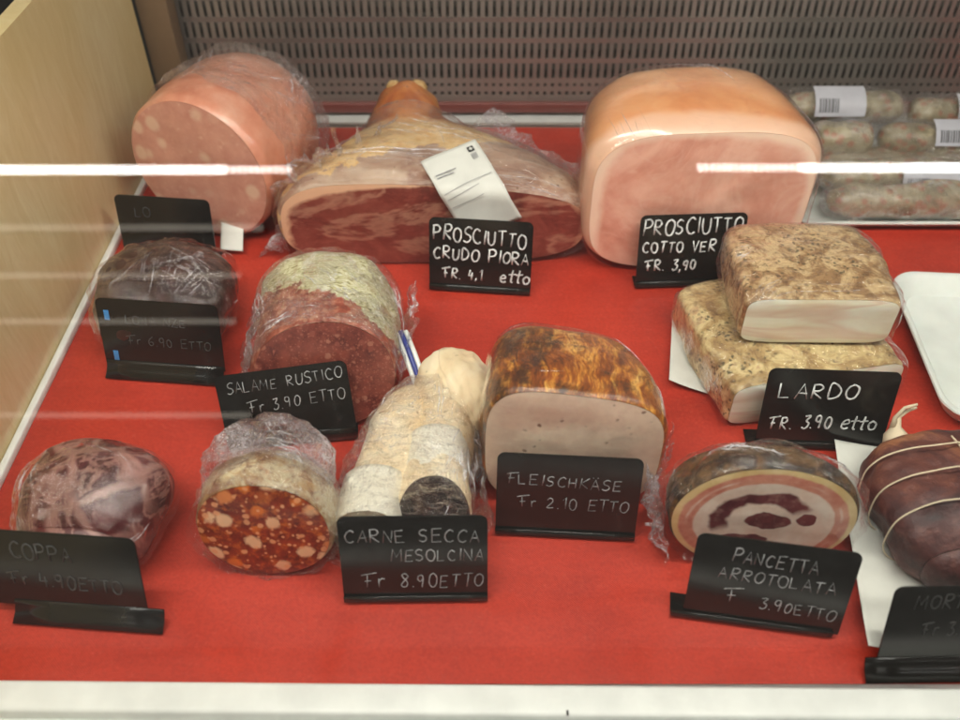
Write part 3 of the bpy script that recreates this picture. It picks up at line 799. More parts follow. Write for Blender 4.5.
price_tag(-.0005, .699, R(-5.5), 'black tag reading PROSCIUTTO CRUDO PIORA in bold smudged letters before the raw ham',
          [('PROSCIUTTO', -.046, .052, .0145, .092, -.06), ('CRUDO PIORA', -.046, .032, .0125, .096, -.03), ('fR. 4,1', -.036, .0105, .0110, .040, 0), ('etto', .020, .0095, .0130, .032, 0)],
          3, w=.101, lean=13, ink=T_BOLD, pen=.00095)
price_tag(.2085, .7085, R(3), 'black tag reading PROSCIUTTO COTTO in bold letters before the cooked ham',
          [('PROSCIUTTO', -.049, .053, .0155, .100, .02), ('COTTO VER', -.048, .035, .0115, .074, .0), ('fR. 3,90', -.043, .0155, .0110, .052, .0)],
          5, w=.105, lean=13, ink=T_BOLD, pen=.00095)
price_tag(.2815, .4935, R(-3), 'black tag reading LARDO in white capitals, in front of the two stacked lard slabs',
          [('LARDO', -.041, .046, .0145, .070, .035), ('fR. 3.90', -.043, .016, .0125, .052, .04), ('etto', .014, .018, .0140, .032, .03)],
          8, w=.104, lean=12, foot=(-.006, .0, -1), ink=T_BOLD, pen=.00085)
price_tag(.0645, .4045, R(-3.6), 'black tag reading FLEISCHKÄSE in thin faded writing, in front of the baked meat loaf',
          [('FLEISCHKÄSE', -.045, .047, .0095, .086, -.04), ('fr 2.10 ETTO', -.035, .0255, .0100, .082, -.02)],
          11, w=.106, lean=13, ink=T_MED, pen=.00045)
price_tag(-.046, .349, R(.8), 'black tag reading CARNE SECCA MESOLCINA in thin writing, in front of the pale dried meats',
          [('CARNE SECCA', -.047, .052, .0110, .095, .0), ('MESOLCINA', -.016, .035, .0100, .066, .0), ('fr', -.036, .0120, .0120, .016, .0), ('8.90ETTO', -.010, .0110, .0120, .060, .0)],
          13, w=.103, lean=15, ink=T_MED, pen=.0005)
price_tag(.196, .3285, R(-9), 'black tag reading PANCETTA ARROTOLATA in thin writing, tilted in front of the rolled bacon',
          [('PANCETTA', -.028, .054, .0110, .058, -.06), ('ARROTOLATA', -.035, .0385, .0100, .080, -.04), ('f', -.026, .018, .0120, .012, -.0), ('3.90ETTO', -.003, .0150, .0095, .052, -.06)],
          17, w=.107, lean=14, foot=(-.006, .004, -1), ink=T_MED, pen=.0005)
price_tag(-.289, .3385, R(-4.5), 'black tag reading COPPA in faded letters, foot sticking out right, front left corner',
          [('COPPA', -.033, .043, .0135, .045, -.02), ('fr 4.90ETTO', -.038, .020, .0110, .080, -.05)],
          19, w=.112, h=.066, lean=16, foot=(.014, -.004, 1), ink=T_FAINT, pen=.0007, z0=.009)
price_tag(-.156, .498, R(7), 'black tag reading SALAME RUSTICO in thin letters, turned before the rustic salami',
          [('SALAME', -.045, .043, .0090, .042, .02), ('RUSTICO', .004, .044, .0090, .046, .05), ('fr 3.90 ETTO', -.030, .025, .0095, .080, .03)],
          23, w=.107, h=.060, lean=24, roll=-3.5, z0=.012, ink=T_MED, pen=.0005)
tb, pnb = price_tag(-.2835, .5820, R(-5.5), 'black tag with wiped off writing and two painted blue reflections, before the dark dried beef',
          [('LONA NZE', -.030, .043, .0080, .070, -.02), ('fr 6.90 ETTO', -.030, .0220, .0085, .076, -.02)],
          29, w=.110, h=.066, lean=15, foot=(.0, -.002, 1), z0=.009, ink=T_FAINT, pen=.00045)
BLUE = plain('blue_reflection', srgb(70, 140, 205), .3)  # blue reflections on the tag, painted as small solid marks
for (sx, sz) in ((-.046, .050), (-.044, .010)):
    boxobj('blue_reflection', (sx, -.0004, sz), (.0045, .0006, .0095), BLUE, pnb, .0002)
price_tag(-.322, .752, R(-6), 'black tag with illegible writing between the mortadella and the dark dried beef',
          [('LO', -.030, .044, .0100, .030, -.02)],
          31, w=.099, h=.066, lean=12, ink=T_GHOST, pen=.0005)
price_tag(.3215, .298, R(1), 'black tag with blurred writing in the front right corner before the tied salami',
          [('MORTADELLA', -.040, .048, .0110, .080, -.0), ('fr 3.90 ETTO', -.030, .025, .0110, .070, -.0)],
          37, w=.110, h=.066, lean=16, foot=(-.008, .0, 1), z0=.009, ink=T_GHOST, pen=.0006)

# ------------------------------------------------------------------ meats
# mortadella
t = thing('mortadella', (-.286, .795, 0), R(-20), 'large pink mortadella with a round speckled cut face, beside the wooden wall', 'mortadella')
S = [(0, 0, .001, .081, .160, 2.0, 0), (.05, 0, .001, .082, .163, 2.0, 0), (.11, 0, .001, .081, .160, 2.0, 0), (.165, 0, .004, .076, .150, 2.0, 0)]
loft('casing', S, m_mort_skin(), t, amp=.003, nsc=14, dome=.5, front_bev=.008, cut_m=m_mort_face(), off=1)
loft('plastic_wrap', S, FILM, t, amp=.004, nsc=20, ridge=.006, rsc=26, dome=.45, grow=.004, y0=.035, front_bev=0, off=2, ny=70, n=150, open_front=True, folds=23, fold_area=(.15, .9, .0, .40))
crumple_sheet('loose_wrap', (.078, -.012, .004), (.040, .13, .0), (.040, .0, .125), 80, 70, .022, FILM_FRILL, t, off=3, sc=34, fray=.7)
crumple_sheet('loose_wrap', (.060, -.015, .002), (.045, .10, .0), (.035, -.01, .03), 60, 30, .012, FILM_FRILL, t, off=8, sc=38, fray=.6)

# prosciutto crudo
t = thing('raw_ham', (-.046, .747, 0), R(1), 'raw cured ham with dark red cut face and amber shank, wrapped in film', 'ham')
S = [(0, .0, .001, .155, .094, 3.1, .24), (.018, .0, .001, .155, .101, 2.8, .22), (.05, .003, .001, .147, .105, 2.4, .14), (.09, -.004, .001, .116, .104, 2.1, .05), (.125, -.020, .004, .076, .098, 2.0, 0),
     (.155, -.031, .012, .048, .090, 2.0, 0), (.178, -.034, .024, .040, .084, 2.0, 0), (.198, -.036, .032, .035, .076, 2.0, 0), (.212, -.036, .040, .031, .066, 2.1, 0)]
loft('rind', S, m_crudo_skin(), t, amp=.006, nsc=13, dome=.14, front_bev=.006, cut_m=m_crudo_face(), off=4, ny=60, n=120)
# bone end of the shank
bm = bmesh.new(); tube(bm, [(-.022, .188, .088), (-.020, .197, .100), (-.019, .200, .104)], [.010, .011, .006], 16); tube(bm, [(-.046, .186, .090), (-.047, .195, .101), (-.047, .198, .105)], [.008, .009, .005], 16)
frombm('shank_bone', bm, m_herb('shank_bone', [srgb(150, 110, 60), srgb(190, 150, 92), srgb(212, 180, 128), srgb(176, 134, 80)], .1, 60), t)
loft('plastic_wrap', S[:6], FILM_LIGHT, t, amp=.003, nsc=22, ridge=.004, rsc=28, dome=0, grow=.003, y0=-.002, front_bev=0, off=5, ny=60, n=170, folds=28, fold_len=.5, fold_area=(.02, .9, .02, .48))
crumple_sheet('loose_wrap', (.02, .12, .072), (.125, -.105, -.045), (.045, .035, .022), 90, 24, .007, FILM_FRILL, t, off=6, sc=40, fray=.3)
crumple_sheet('loose_wrap', (.130, .015, .050), (.030, -.008, -.045), (.014, .035, .012), 40, 20, .007, FILM_FRILL, t, off=12, sc=46, fray=.4)
# label stuck on the ham
def on_ham(u, w_, lift=0):
    # lies over the front edge of the ham: upright below the edge, sloping back above it
    a = math.cos(R(27))*u-math.sin(R(27))*w_; b = math.sin(R(27))*u+math.cos(R(27))*w_
    b0, rad = .050, .014
    if b < b0: yy, zz, ny_, nz_ = 0, b, -1, 0
    elif b < b0+rad*1.2:
        q = (b-b0)/rad; yy, zz, ny_, nz_ = rad*(1-math.cos(q)), b0+rad*math.sin(q), -math.cos(q), math.sin(q)
    else:
        q = 1.2; e = b-b0-rad*q; yy, zz, ny_, nz_ = rad*(1-math.cos(q))+e*math.sin(q), b0+rad*math.sin(q)+e*math.cos(q), -math.cos(q), math.sin(q)
    return Vector((a, yy+ny_*lift, zz+nz_*lift))
bm = bmesh.new(); gl_ = [[bm.verts.new(on_ham(.060*i_/16, .102*j_/24, .0006*math.sin(i_*.5)+.0006*math.sin(j_*.5+i_*.3))) for j_ in range(25)] for i_ in range(17)]
for i_ in range(16):
    for j_ in range(24): bm.faces.new((gl_[i_][j_], gl_[i_+1][j_], gl_[i_+1][j_+1], gl_[i_][j_+1]))
t2 = tag(frombm('weighing_label', bm, PAPER, None), 'white printed paper label stuck at an angle on the wrapped raw ham', 'label')
md = t2.modifiers.new('thick', 'SOLIDIFY'); md.thickness = .0003
t2.location = (-.012, .7385, .036)
INK = plain('printed_ink', (.03, .03, .03, 1), .6); GREYINK = plain('pale_printed_ink', (.32, .32, .33, 1), .6)
def printed(items, m_, name):
    bm = bmesh.new()
    for (u, w_, a, b, lf) in items:
        nu, nw = max(1, int(a/.004)), max(1, int(b/.004))
        g_ = [[bm.verts.new(on_ham(u-a/2+a*i_/nu, w_-b/2+b*j_/nw, .0018+lf)) for j_ in range(nw+1)] for i_ in range(nu+1)]
        for i_ in range(nu):
            for j_ in range(nw): bm.faces.new((g_[i_][j_], g_[i_+1][j_], g_[i_+1][j_+1], g_[i_][j_+1]))
    frombm(name, bm, m_, t2, False)
printed([(.050, .092, .0065, .0065, 0)], INK, 'cross_mark')
printed([(.050, .092, .0042, .0013, .0003), (.050, .092, .0013, .0042, .0006)], PAPER, 'cross_mark')
printed([(.0475+.0016*k, .083, .0009, .0070, 0) for k in range(4)]+[(.016, .078, .022, .0012, 0), (.014, .0745, .018, .0012, 0), (.030, .058, .050, .0006, 0), (.022, .052, .034, .0006, 0), (.022, .042, .034, .0006, 0)], GREYINK, 'print')

# prosciutto cotto
t = thing('cooked_ham', (.214, .738, 0), R(3), 'large cooked ham block with orange skin and pale pink cut face', 'ham')
S = [(0, 0, .001, .113, .160, 3.6, 0), (.02, 0, .001, .114, .167, 3.4, 0), (.06, -.002, .001, .109, .172, 3.3, 0), (.11, -.006, .002, .096, .168, 3.2, 0), (.155, -.010, .006, .082, .154, 3.0, 0)]
loft('skin', S, m_ham_skin(), t, amp=.004, nsc=9, dome=.4, front_bev=.012, cut_m=m_ham_face(), off=7, ny=50, n=110, cut_amp=.002)
loft('plastic_wrap', S, FILM_CLEAR, t, amp=.001, nsc=10, ridge=.0015, rsc=12, dome=.4, grow=.0025, y0=-.004, front_bev=.010, off=21, ny=60, n=150, folds=11, fold_r=.0003, fold_area=(.0, .7, .0, .5))

# fleischkaese
t = thing('baked_meat_loaf', (.069, .437, 0), R(-2), 'baked meat loaf with browned striped crust and smooth beige cut face', 'meat loaf')
S = [(0, 0, .001, .067, .124, 3.6, .15), (.02, 0, .001, .067, .127, 3.5, .15), (.05, -.002, .001, .064, .123, 3.3, .17), (.08, -.007, .001, .057, .116, 3.1, .18), (.100, -.010, .001, .050, .107, 3.0, .18)]
loft('crust', S, m_crust(), t, amp=.003, nsc=12, dome=.30, front_bev=.004, cut_m=m_loaf_face(), off=10, ny=44, n=100, cut_amp=.0012)
loft('plastic_wrap', S, FILM_CLEAR, t, amp=.0015, nsc=18, ridge=.0015, rsc=22, dome=.3, grow=.0015, y0=.004, front_bev=0, off=22, ny=50, n=130, open_front=True, folds=9, fold_r=.0003)
crumple_sheet('loose_wrap', (-.066, .0, .002), (-.012, .06, .0), (-.002, -.0, .045), 40, 30, .008, FILM_FRILL, t, off=25, sc=40, fray=.4)
crumple_sheet('loose_wrap', (.062, -.004, .002), (.014, .05, .0), (.004, 0, .050), 40, 30, .008, FILM_FRILL, t, off=27, sc=40, fray=.4)

# rustic salami
t = thing('rustic_salami', (-.128, .516, 0), R(4), 'thick rustic salami half in film, pale green mould at the back, red at the cut', 'salami')
S = [(0, 0, .001, .060, .092, 2.1, 0), (.04, 0, .001, .062, .096, 2.1, 0), (.09, 0, .001, .062, .100, 2.1, 0), (.140, -.002, .002, .058, .098, 2.1, 0)]
loft('casing', S, m_salame_skin(), t, amp=.004, nsc=22, dome=.28, front_bev=.004, cut_m=m_salami_face('rustic_salami_cut', srgb(92, 40, 36), srgb(132, 66, 54), srgb(160, 104, 86), srgb(134, 70, 58), 150, .35), off=13, shear=.38)
loft('plastic_wrap', S, FILM, t, amp=.003, nsc=24, ridge=.005, rsc=30, dome=.28, grow=.0025, y0=-.001, front_bev=0, off=14, ny=70, n=160, open_front=True, shear=.38, folds=57, fold_len=.4)
crumple_sheet('loose_wrap', (-.056, .005, .070), (-.0, .10, .004), (-.016, 0, -.045), 60, 34, .010, FILM_HEAVY, t, off=15, sc=38, fray=.3)
crumple_sheet('loose_wrap', (.060, .050, .030), (.008, .075, .0), (.012, -.005, .035), 60, 26, .009, FILM_FRILL, t, off=16, sc=42, fray=.5)
# blue and white striped band by the salami
t = thing('striped_cord', (-.062, .556, 0), 0, 'short blue and white striped tie band lying behind the pale dried meats', 'cord')
for k, (m_, dx) in enumerate(((WHITE, 0), (plain('blue_band', srgb(60, 70, 150), .4), .0045), (WHITE, .009))):
    bm = bmesh.new(); tube(bm, [(dx-.012, .03, .050), (dx-.004, .012, .042), (dx+.004, -.006, .030), (dx+.012, -.022, .012)], .0022, 8)
    frombm('strand', bm, m_, t)

# salsiccia / chorizo style salami
t = thing('chunky_salami', (-.154, .371, 0), R(-2), 'small salami half with bright red cut face full of white fat chunks', 'salami')
S = [(0, 0, .001, .0490, .089, 2.1, 0), (.02, 0, .001, .0495, .090, 2.1, 0), (.045, 0, .001, .046, .084, 2.1, 0), (.072, .001, .004, .036, .068, 2.0, 0)]
loft('casing', S, m_herb('spotted_salami_casing', [srgb(110, 44, 26), srgb(176, 140, 96), srgb(208, 194, 160), srgb(168, 92, 50)], .2, 50), t, amp=.003, nsc=26, dome=.6, front_bev=.004,
     cut_m=m_salami_face('chunky_salami_cut', srgb(92, 24, 14), srgb(148, 52, 26), srgb(238, 192, 150), srgb(222, 120, 44), 62, .74), off=17, shear=.16)
loft('plastic_wrap', S, FILM, t, amp=.003, nsc=26, ridge=.0045, rsc=34, dome=.6, grow=.0025, y0=-.0015, front_bev=0, shear=.16, off=18, ny=60, n=150, open_front=True, folds=23)
loft('crumpled_wrap', [(.034, 0, .030, .046, .072, 2.0, 0), (.06, 0, .030, .044, .070, 2.0, 0), (.096, 0, .024, .030, .060, 2, 0)], FILM_HEAVY, t, amp=.004, nsc=30, ridge=.008, rsc=42, dome=.7, front_bev=0, off=19, ny=50, n=130, open_front=True, folds=26, fold_len=.5)

# carne secca: two long pale pieces and a lobe
t = thing('dried_meat_pair', (-.058, .372, 0), R(1.5), 'two long floury dried meats side by side in crumpled film, a pale rounded end behind', 'dried meat')
PALE = m_pale_casing(); DK = m_dark_meat()
band = plain('paper_band', srgb(224, 222, 204), .6)
for k, (cx, an) in enumerate(((-.023, .25), (.022, .02))):
    S = [(.012-.014*k, cx-.001+.004*k, .001, .0235+.0055*k, .052+.012*k, 2.2, 0), (.05, cx+.004+an*.01, .001, .0245, .060, 2.2, 0), (.10, cx+.010+an*.03, .001, .0235, .060, 2.1, 0), (.16, cx+.016+an*.05-.012*k, .002, .022, .054, 2, 0)]
    loft('dried_meat', S, PALE, t, amp=.003, nsc=20, dome=.35, front_bev=.004, cut_m=PALE if k == 0 else m_darkcut(), off=30+k, shear=.1 if k == 0 else .7)
    # printed paper band round the front
    loft('speckled_band', [(s[0]*.26+(.015 if k == 0 else .054), s[1]-.0, s[2], s[3], s[4], s[5], s[6]) for s in [S[0], S[0], S[1], S[1]] and [(0, cx-.001+.004*k, .001, .0240, .0565+.004*k, 2.2, 0), (.15, cx+.004+.001*k, .001, .0248, .0605, 2.2, 0)]], m_herb('speckled_band', [srgb(228, 220, 198), srgb(238, 232, 214), srgb(242, 238, 224), srgb(238, 232, 216)], .22, 10, .5), t, amp=.001, nsc=20, dome=0, grow=.0012, front_bev=0, off=33+k, ny=10, shear=.0)
bm = bmesh.new(); bmesh.ops.create_icosphere(bm, subdivisions=5, radius=1)
for v in bm.verts:
    p = v.co.copy(); d = 1+.10*fr(p, 1.6, 4)+.05*ridged(p, 1.6, 2); v.co = Vector((.040+p.x*d*.034, .150+p.y*d*.046, max(.002, .033+p.z*d*.032)))
frombm('folded_end', bm, PALE, t)
loft('plastic_wrap', [(.004, .002, .001, .050, .062, 2.6, 0), (.05, .004, .001, .050, .066, 2.6, 0), (.10, .013, .001, .044, .068, 2.4, 0), (.165, .020, .002, .026, .060, 2.1, 0)], FILM, t, amp=.003, nsc=22, ridge=.006, rsc=30, dome=.25, grow=.001, front_bev=0, off=36, ny=80, n=160, open_front=True, folds=50, fold_len=.25)
crumple_sheet('loose_wrap', (.050, .0, .002), (-.004, .13, .0), (.014, 0, .040), 70, 30, .010, FILM_FRILL, t, off=38, sc=40, fray=.4)

# dark dried beef
t = thing('dried_beef', (-.289, .606, 0), R(8), 'dark brown dried beef lump in glossy film behind a black tag', 'dried meat')
S = [(0, 0, .001, .052, .056, 2.4, 0), (.03, 0, .001, .062, .070, 2.3, 0), (.07, .002, .001, .063, .074, 2.2, 0), (.110, .004, .002, .048, .064, 2.1, 0)]
loft('meat', S, DK, t, amp=.005, nsc=18, dome=.5, front_bev=.010, cut_m=DK, cut_name='meat_front', cut_dome=.010, off=40)
loft('plastic_wrap', S, FILM_LIGHT, t, amp=.004, nsc=22, ridge=.006, rsc=28, dome=.5, grow=.003, y0=-.002, front_bev=.010, off=41, ny=70, n=150, folds=26, fold_area=(.1, .9, .0, .35))
crumple_sheet('loose_wrap', (-.010, .045, .072), (.050, .015, -.012), (.004, -.01, .014), 50, 24, .008, FILM_FRILL, t, off=43, sc=44, fray=.5)

# coppa
t = thing('coppa', (-.288, .372, 0), R(-3), 'marbled purple and white coppa lump at the front left', 'cured meat')
S = [(0, 0, .001, .044, .062, 2.4, .0), (.03, 0, .001, .053, .074, 2.3, .05), (.06, .002, .001, .053, .073, 2.3, 0), (.092, .0, .004, .042, .060, 2.2, 0)]
cm = m_coppa()
loft('meat', S, cm, t, amp=.005, nsc=18, dome=.5, front_bev=.012, cut_m=cm, cut_name='meat_front', cut_dome=.014, off=44)
loft('plastic_wrap', S, FILM_LIGHT, t, amp=.003, nsc=22, ridge=.004, rsc=28, dome=.5, grow=.002, y0=-.001, front_bev=.012, off=45, ny=60, n=140, folds=15)

# lard slabs
HERB = m_herb('herb_crust', [srgb(96, 64, 38), srgb(156, 120, 80), srgb(208, 180, 134), srgb(142, 98, 64)], .7, 46)
HERB2 = m_herb('herb_crust_green', [srgb(112, 78, 48), srgb(180, 150, 100), srgb(222, 202, 150), srgb(172, 110, 82)], .8, 38)
LF = m_lard_face()
def slab(name, loc, rz, label, w, d, h, m1, off, tz=0, group='stacked lard slabs'):
    t = thing(name, loc, rz, label, 'lard slab', group)
    t.rotation_euler = (R(tz), 0, rz)
    S = [(0, 0, .0, w/2, h, 6.5, 0), (d*.3, 0, .0, w/2+.001, h+.002, 6, 0), (d*.7, 0, 0, w/2, h+.002, 6, 0), (d, 0, .0, w/2-.006, h-.003, 5, 0)]
    loft('herb_crust', S, m1, t, amp=.0035, nsc=18, dome=.12, front_bev=.005, cut_m=LF, off=off, ny=40, n=120, zmin=-.01)
    loft('plastic_wrap', S, FILM_LIGHT, t, amp=.002, nsc=20, ridge=.0028, rsc=24, dome=.14, grow=.002, y0=-.003, front_bev=.006, off=off+1, ny=50, n=150, zmin=.0008 if loc[2] < .01 else -.01, folds=12, fold_r=.00032)
    return t
slab('lard_slab', (.286, .534, .001), R(12), 'lower lard slab with green herb crust, lying on the red liner', .160, .150, .048, HERB2, 50)
slab('lard_slab', (.284, .568, .0525), R(-1), 'upper lard slab with brown herb crust and clean white cut face, lying on the other slab', .130, .118, .049, HERB, 53)

# pancetta
t = thing('rolled_pancetta', (.200, .378, 0), R(-3), 'rolled bacon with a pink and white spiral cut face and peppery brown rind', 'pancetta')
S = [(0, 0, .001, .066, .105, 2.05, 0), (.015, 0, .001, .066, .104, 2.05, 0), (.033, -.003, .001, .060, .095, 2.05, 0), (.058, -.006, .003, .048, .078, 2.0, 0)]
loft('rind', S, m_herb('peppered_rind', [srgb(22, 12, 8), srgb(52, 32, 18), srgb(112, 80, 44), srgb(44, 26, 14)], .9, 46, .55, .15), t, amp=.003, nsc=20, dome=.45, front_bev=.004, cut_m=m_pancetta_face(), off=56, shear=.08)
loft('plastic_wrap', S, FILM_LIGHT, t, amp=.003, nsc=22, ridge=.006, rsc=30, dome=.45, grow=.0025, y0=-.001, front_bev=0, shear=.08, off=57, ny=60, n=150, open_front=True, folds=34, fold_area=(.0, .9, .05, .5))
crumple_sheet('loose_wrap', (-.062, -.005, .004), (-.008, .075, .0), (-.018, .0, .055), 60, 34, .012, FILM_HEAVY, t, off=59, sc=38, fray=.4)

# tied salami on the right
t = thing('tied_salami', (.360, .360, 0), R(4), 'dark red salami tied with cotton string, at the front right over white paper', 'salami')
S = [(0, 0, .002, .056, .058, 2.8, 0), (.025, 0, .001, .063, .068, 2.8, 0), (.07, 0, .001, .063, .067, 2.7, 0), (.115, .0, .004, .054, .056, 2.5, 0)]
TM = m_tied()
loft('meat', S, TM, t, amp=.006, nsc=26, dome=.28, front_bev=.014, ridge=.003, rsc=38, cut_m=TM, cut_name='meat_front', cut_dome=.016, off=60)
def around(yy, g=.0018, dy=0):
    pts = ring_pts(interp(S, yy), yy, 60, g); out = []
    for k, p in enumerate(pts+pts[:1]):
        q = p.copy(); q.y += dy*math.sin(2*PI*k/60)+.0015*noise.noise(q*40); q.z = max(q.z, .002)
        if q.z > .03: q += Vector((0, 0, .003*fr(q, 16, 60)))
        out.append(q)
    return out
for yy, dy in ((.026, .003), (.052, .004), (.077, .003)):
    bm = bmesh.new(); tube(bm, around(yy, .0022, dy), .00065, 7); frombm('string', bm, STRING, t)
for fx in (.02, .16, .60):
    bm = bmesh.new(); pts = []
    for j in range(26):
        yy = .010+j/25*.080; cx, zb, rx, h, ex, sk = interp(S, yy)
        sc_ = 1.0
        x = cx+fx*rx*sc_; zz = zb+h/2+(h/2)*sc_*max(0, 1-abs(fx)**ex)**(1/ex)+.0012
        pts.append((x+.002*noise.noise(Vector((yy*30, fx, 0))), yy, zz))
    tube(bm, pts, .0008, 7); frombm('string', bm, STRING, t)
bm = bmesh.new()
tube(bm, [(-.024, .108, .036), (-.024, .115, .042), (-.024, .118, .048), (-.023, .121, .056), (-.017, .123, .060), (-.010, .124, .062)], [.011, .009, .0035, .0016, .0014, .001], 12)
tube(bm, [(-.025, .118, .044), (-.027, .120, .056), (-.022, .121, .066), (-.013, .121, .069)], [.004, .0016, .0013, .001], 8)
frombm('string_knot', bm, STRING, t)

# papers
def curl1(p, u, v): return Vector((p.x, p.y, p.z+.010*(1-u)**2))
o = crumple_sheet('wrapping_paper', (.168, .566, .0015), (.085, -.030, 0), (.018, .095, .0), 30, 30, .0015, PAPER, None, off=70, sc=14, fray=.12, curl=lambda p, u, v: Vector((p.x, p.y, max(.0012, p.z+.008*(1-u)**2))), thick=.0003)
tag(o, 'torn white paper sheet sticking out under the lower lard slab on its left', 'paper')
o = crumple_sheet('wrapping_paper', (.262, .306, .0015), (.10, -.004, 0), (.030, .185, .0), 30, 50, .0015, PAPER, None, off=72, sc=14, fray=0, curl=lambda p, u, v: Vector((p.x, p.y, max(.0012, p.z+.014*(1-u)**2))), thick=.0003)
tag(o, 'white paper sheet under the string tied salami at the front right', 'paper')
o = crumple_sheet('paper_scrap', (-.272, .762, .001), (.024, -.003, 0), (-.002, .034, .0), 12, 12, .001, PAPER, None, off=74, sc=14, fray=0, curl=lambda p, u, v: Vector((p.x, p.y, p.z+.006+.02*v)), thick=.0003)
tag(o, 'small rounded white paper scrap between the mortadella and its tag', 'paper')

# ------------------------------------------------------------------ trays and vacuum packs
def tray(name, x0, x1, y0, y1, h, label, r=.03):
    t = thing(name, ((x0+x1)/2, (y0+y1)/2, 0), 0, label, 'tray', None)
    W, Dp = x1-x0, y1-y0; bm = bmesh.new()
    def rr(ins, z, rad):
        out = []
        for cx, cy, a0 in ((1, 1, 0), (-1, 1, 90), (-1, -1, 180), (1, -1, 270)):
            for k in range(9):
                a = R(a0+k*90/8); out.append(bm.verts.new((cx*(W/2-ins-rad)+rad*math.cos(a), cy*(Dp/2-ins-rad)+rad*math.sin(a), z)))
        return out
    rings = [rr(.012, .001, r*.8), rr(0, h, r), rr(.0005, h+.0015, r), rr(.003, h+.002, r*.95), rr(.006, h, r*.9), rr(.016, .004, r*.7), rr(.03, .0035, r*.5)]
    for a, b in zip(rings, rings[1:]):
        for k in range(len(a)): bm.faces.new((a[k], a[(k+1) % len(a)], b[(k+1) % len(b)], b[k]))
    bm.faces.new(rings[0][::-1]); bm.faces.new(rings[-1])
    frombm('tray_body', bm, TRAYW, t, True, 50)
    return t
t = tray('foam_tray', 0, .20, 0, .20, .020, 'empty white foam tray cut off by the right edge of the photo', .028)
t.location = (.497, .602, 0); t.rotation_euler = (0, 0, R(-4))
t = tray('pack_tray', .345, .605, .800, 1.02, .012, 'shallow white tray under the stack of wrapped salamis at the back right', .012)

PK = m_pack(); LAB = plain('pale_sticker', srgb(196, 196, 204), .4); BAR = plain('barcode_ink', (.12, .12, .13, 1), .5)
def pack(x, y, z, L, r, rz, label, lx, ly, lw, lh, seed, seg=1, face=40):
    """a sausage lying along x inside a vacuum bag"""
    t = thing('vacuum_packed_salami', (x, y, z), rz, label, 'packed salami', 'vacuum packed salamis stacked on the back right tray')
    def saus(name, m, g, rid, off, x0=-1, x1=1, ny=46):
        bm = bmesh.new(); n = 40; rings = []
        for j in range(ny+1):
            u = -1+2*j/ny; uu = x0+(x1-x0)*(u+1)/2
            pr = max(.03, (1-abs(u)**8)**.5); ring = []
            for k in range(n):
                a = 2*PI*k/n; p = Vector((uu*L/2, math.cos(a)*(r+g)*pr, r+math.sin(a)*(r*.92+g)*pr))
                d = Vector((0, math.cos(a), math.sin(a))); p += d*(.003*fr(p, 22, off)+rid*(ridged(p, 30, off)-.4))
                p.z = max(p.z, .0006); ring.append(bm.verts.new(p))
            rings.append(ring)
        for a, b in zip(rings, rings[1:]):
            for k in range(n): bm.faces.new((a[k], a[(k+1) % n], b[(k+1) % n], b[k]))
        bm.faces.new(rings[0]); bm.faces.new(rings[-1][::-1])
        return frombm(name, bm, m, t)
    if seg == 1: saus('sausage', PK, 0, 0, seed)
    else:
        saus('sausage', PK, 0, 0, seed, -1, -.42); saus('sausage', PK, 0, 0, seed+3, -.36, 1)
    saus('vacuum_bag', FILM, .003, .004, seed+1, -1.05, 1.05, 80)
    # curved label wrapped over the front top
    bm = bmesh.new(); rows = []
    for i in range(9):
        row = []
        for j in range(9):
            a = R(face)+(j/8-.5)*lh/(r+.005); rad = r+.0065
            yy = -math.sin(PI/2-a)*rad; zz = r+math.sin(a)*rad*.97
            row.append(bm.verts.new((lx+(i/8-.5)*lw, yy, zz)))
        rows.append(row)
    for i in range(8):
        for j in range(8): bm.faces.new((rows[i][j], rows[i+1][j], rows[i+1][j+1], rows[i][j+1]))
    lb = frombm('label', bm, LAB, t); lb.rotation_euler = (0, 0, 0)
    bm = bmesh.new(); rnd = random.Random(seed)
    xx = lx-lw*.42
    while xx < lx-lw*.04:
        w_ = rnd.choice((.0007, .0012, .0018))
        for j in range(4):
            a0 = R(face)+(-.38+.10*j)*lh/(r+.005); a1 = a0+.10*lh/(r+.005); rad = r+.0071
            q = [(-math.sin(PI/2-a)*rad, r+math.sin(a)*rad*.97) for a in (a0, a1)]
            vs = [bm.verts.new((xx, q[0][0], q[0][1])), bm.verts.new((xx+w_, q[0][0], q[0][1])), bm.verts.new((xx+w_, q[1][0], q[1][1])), bm.verts.new((xx, q[1][0], q[1][1]))]
            bm.faces.new(vs)
        xx += w_+rnd.choice((.0007, .0012))
    frombm('barcode', bm, BAR, lb)
    return t
pack(.492, .826, .006, .235, .0200, 0, 'lowest salami pack at the front tray edge, mostly plain wrinkled film', .03, 0, .03, .004, 3)
pack(.496, .900, .006, .235, .0200, 0, 'salami pack hidden low in the stack behind the front one', .08, 0, .02, .004, 7)
pack(.494, .863, .013, .235, .0205, R(1), 'reddish salami pack mid stack with a white barcode label facing forward', -.005, 0, .064, .036, 12, face=25)
pack(.494, .912, .030, .235, .0205, R(-1), 'salami pack of two sausages in the upper stack, second from the top', .042, 0, .062, .032, 17, seg=2, face=50)
pack(.424, .966, .040, .140, .021, R(0), 'grey green salami pack on top of the stack with a large barcode label', -.012, 0, .058, .038, 23, face=48)
pack(.566, .960, .036, .130, .021, R(0), 'salami pack at the top right of the stack, cut off by the photo edge', .005, 0, .050, .03, 29, face=48)

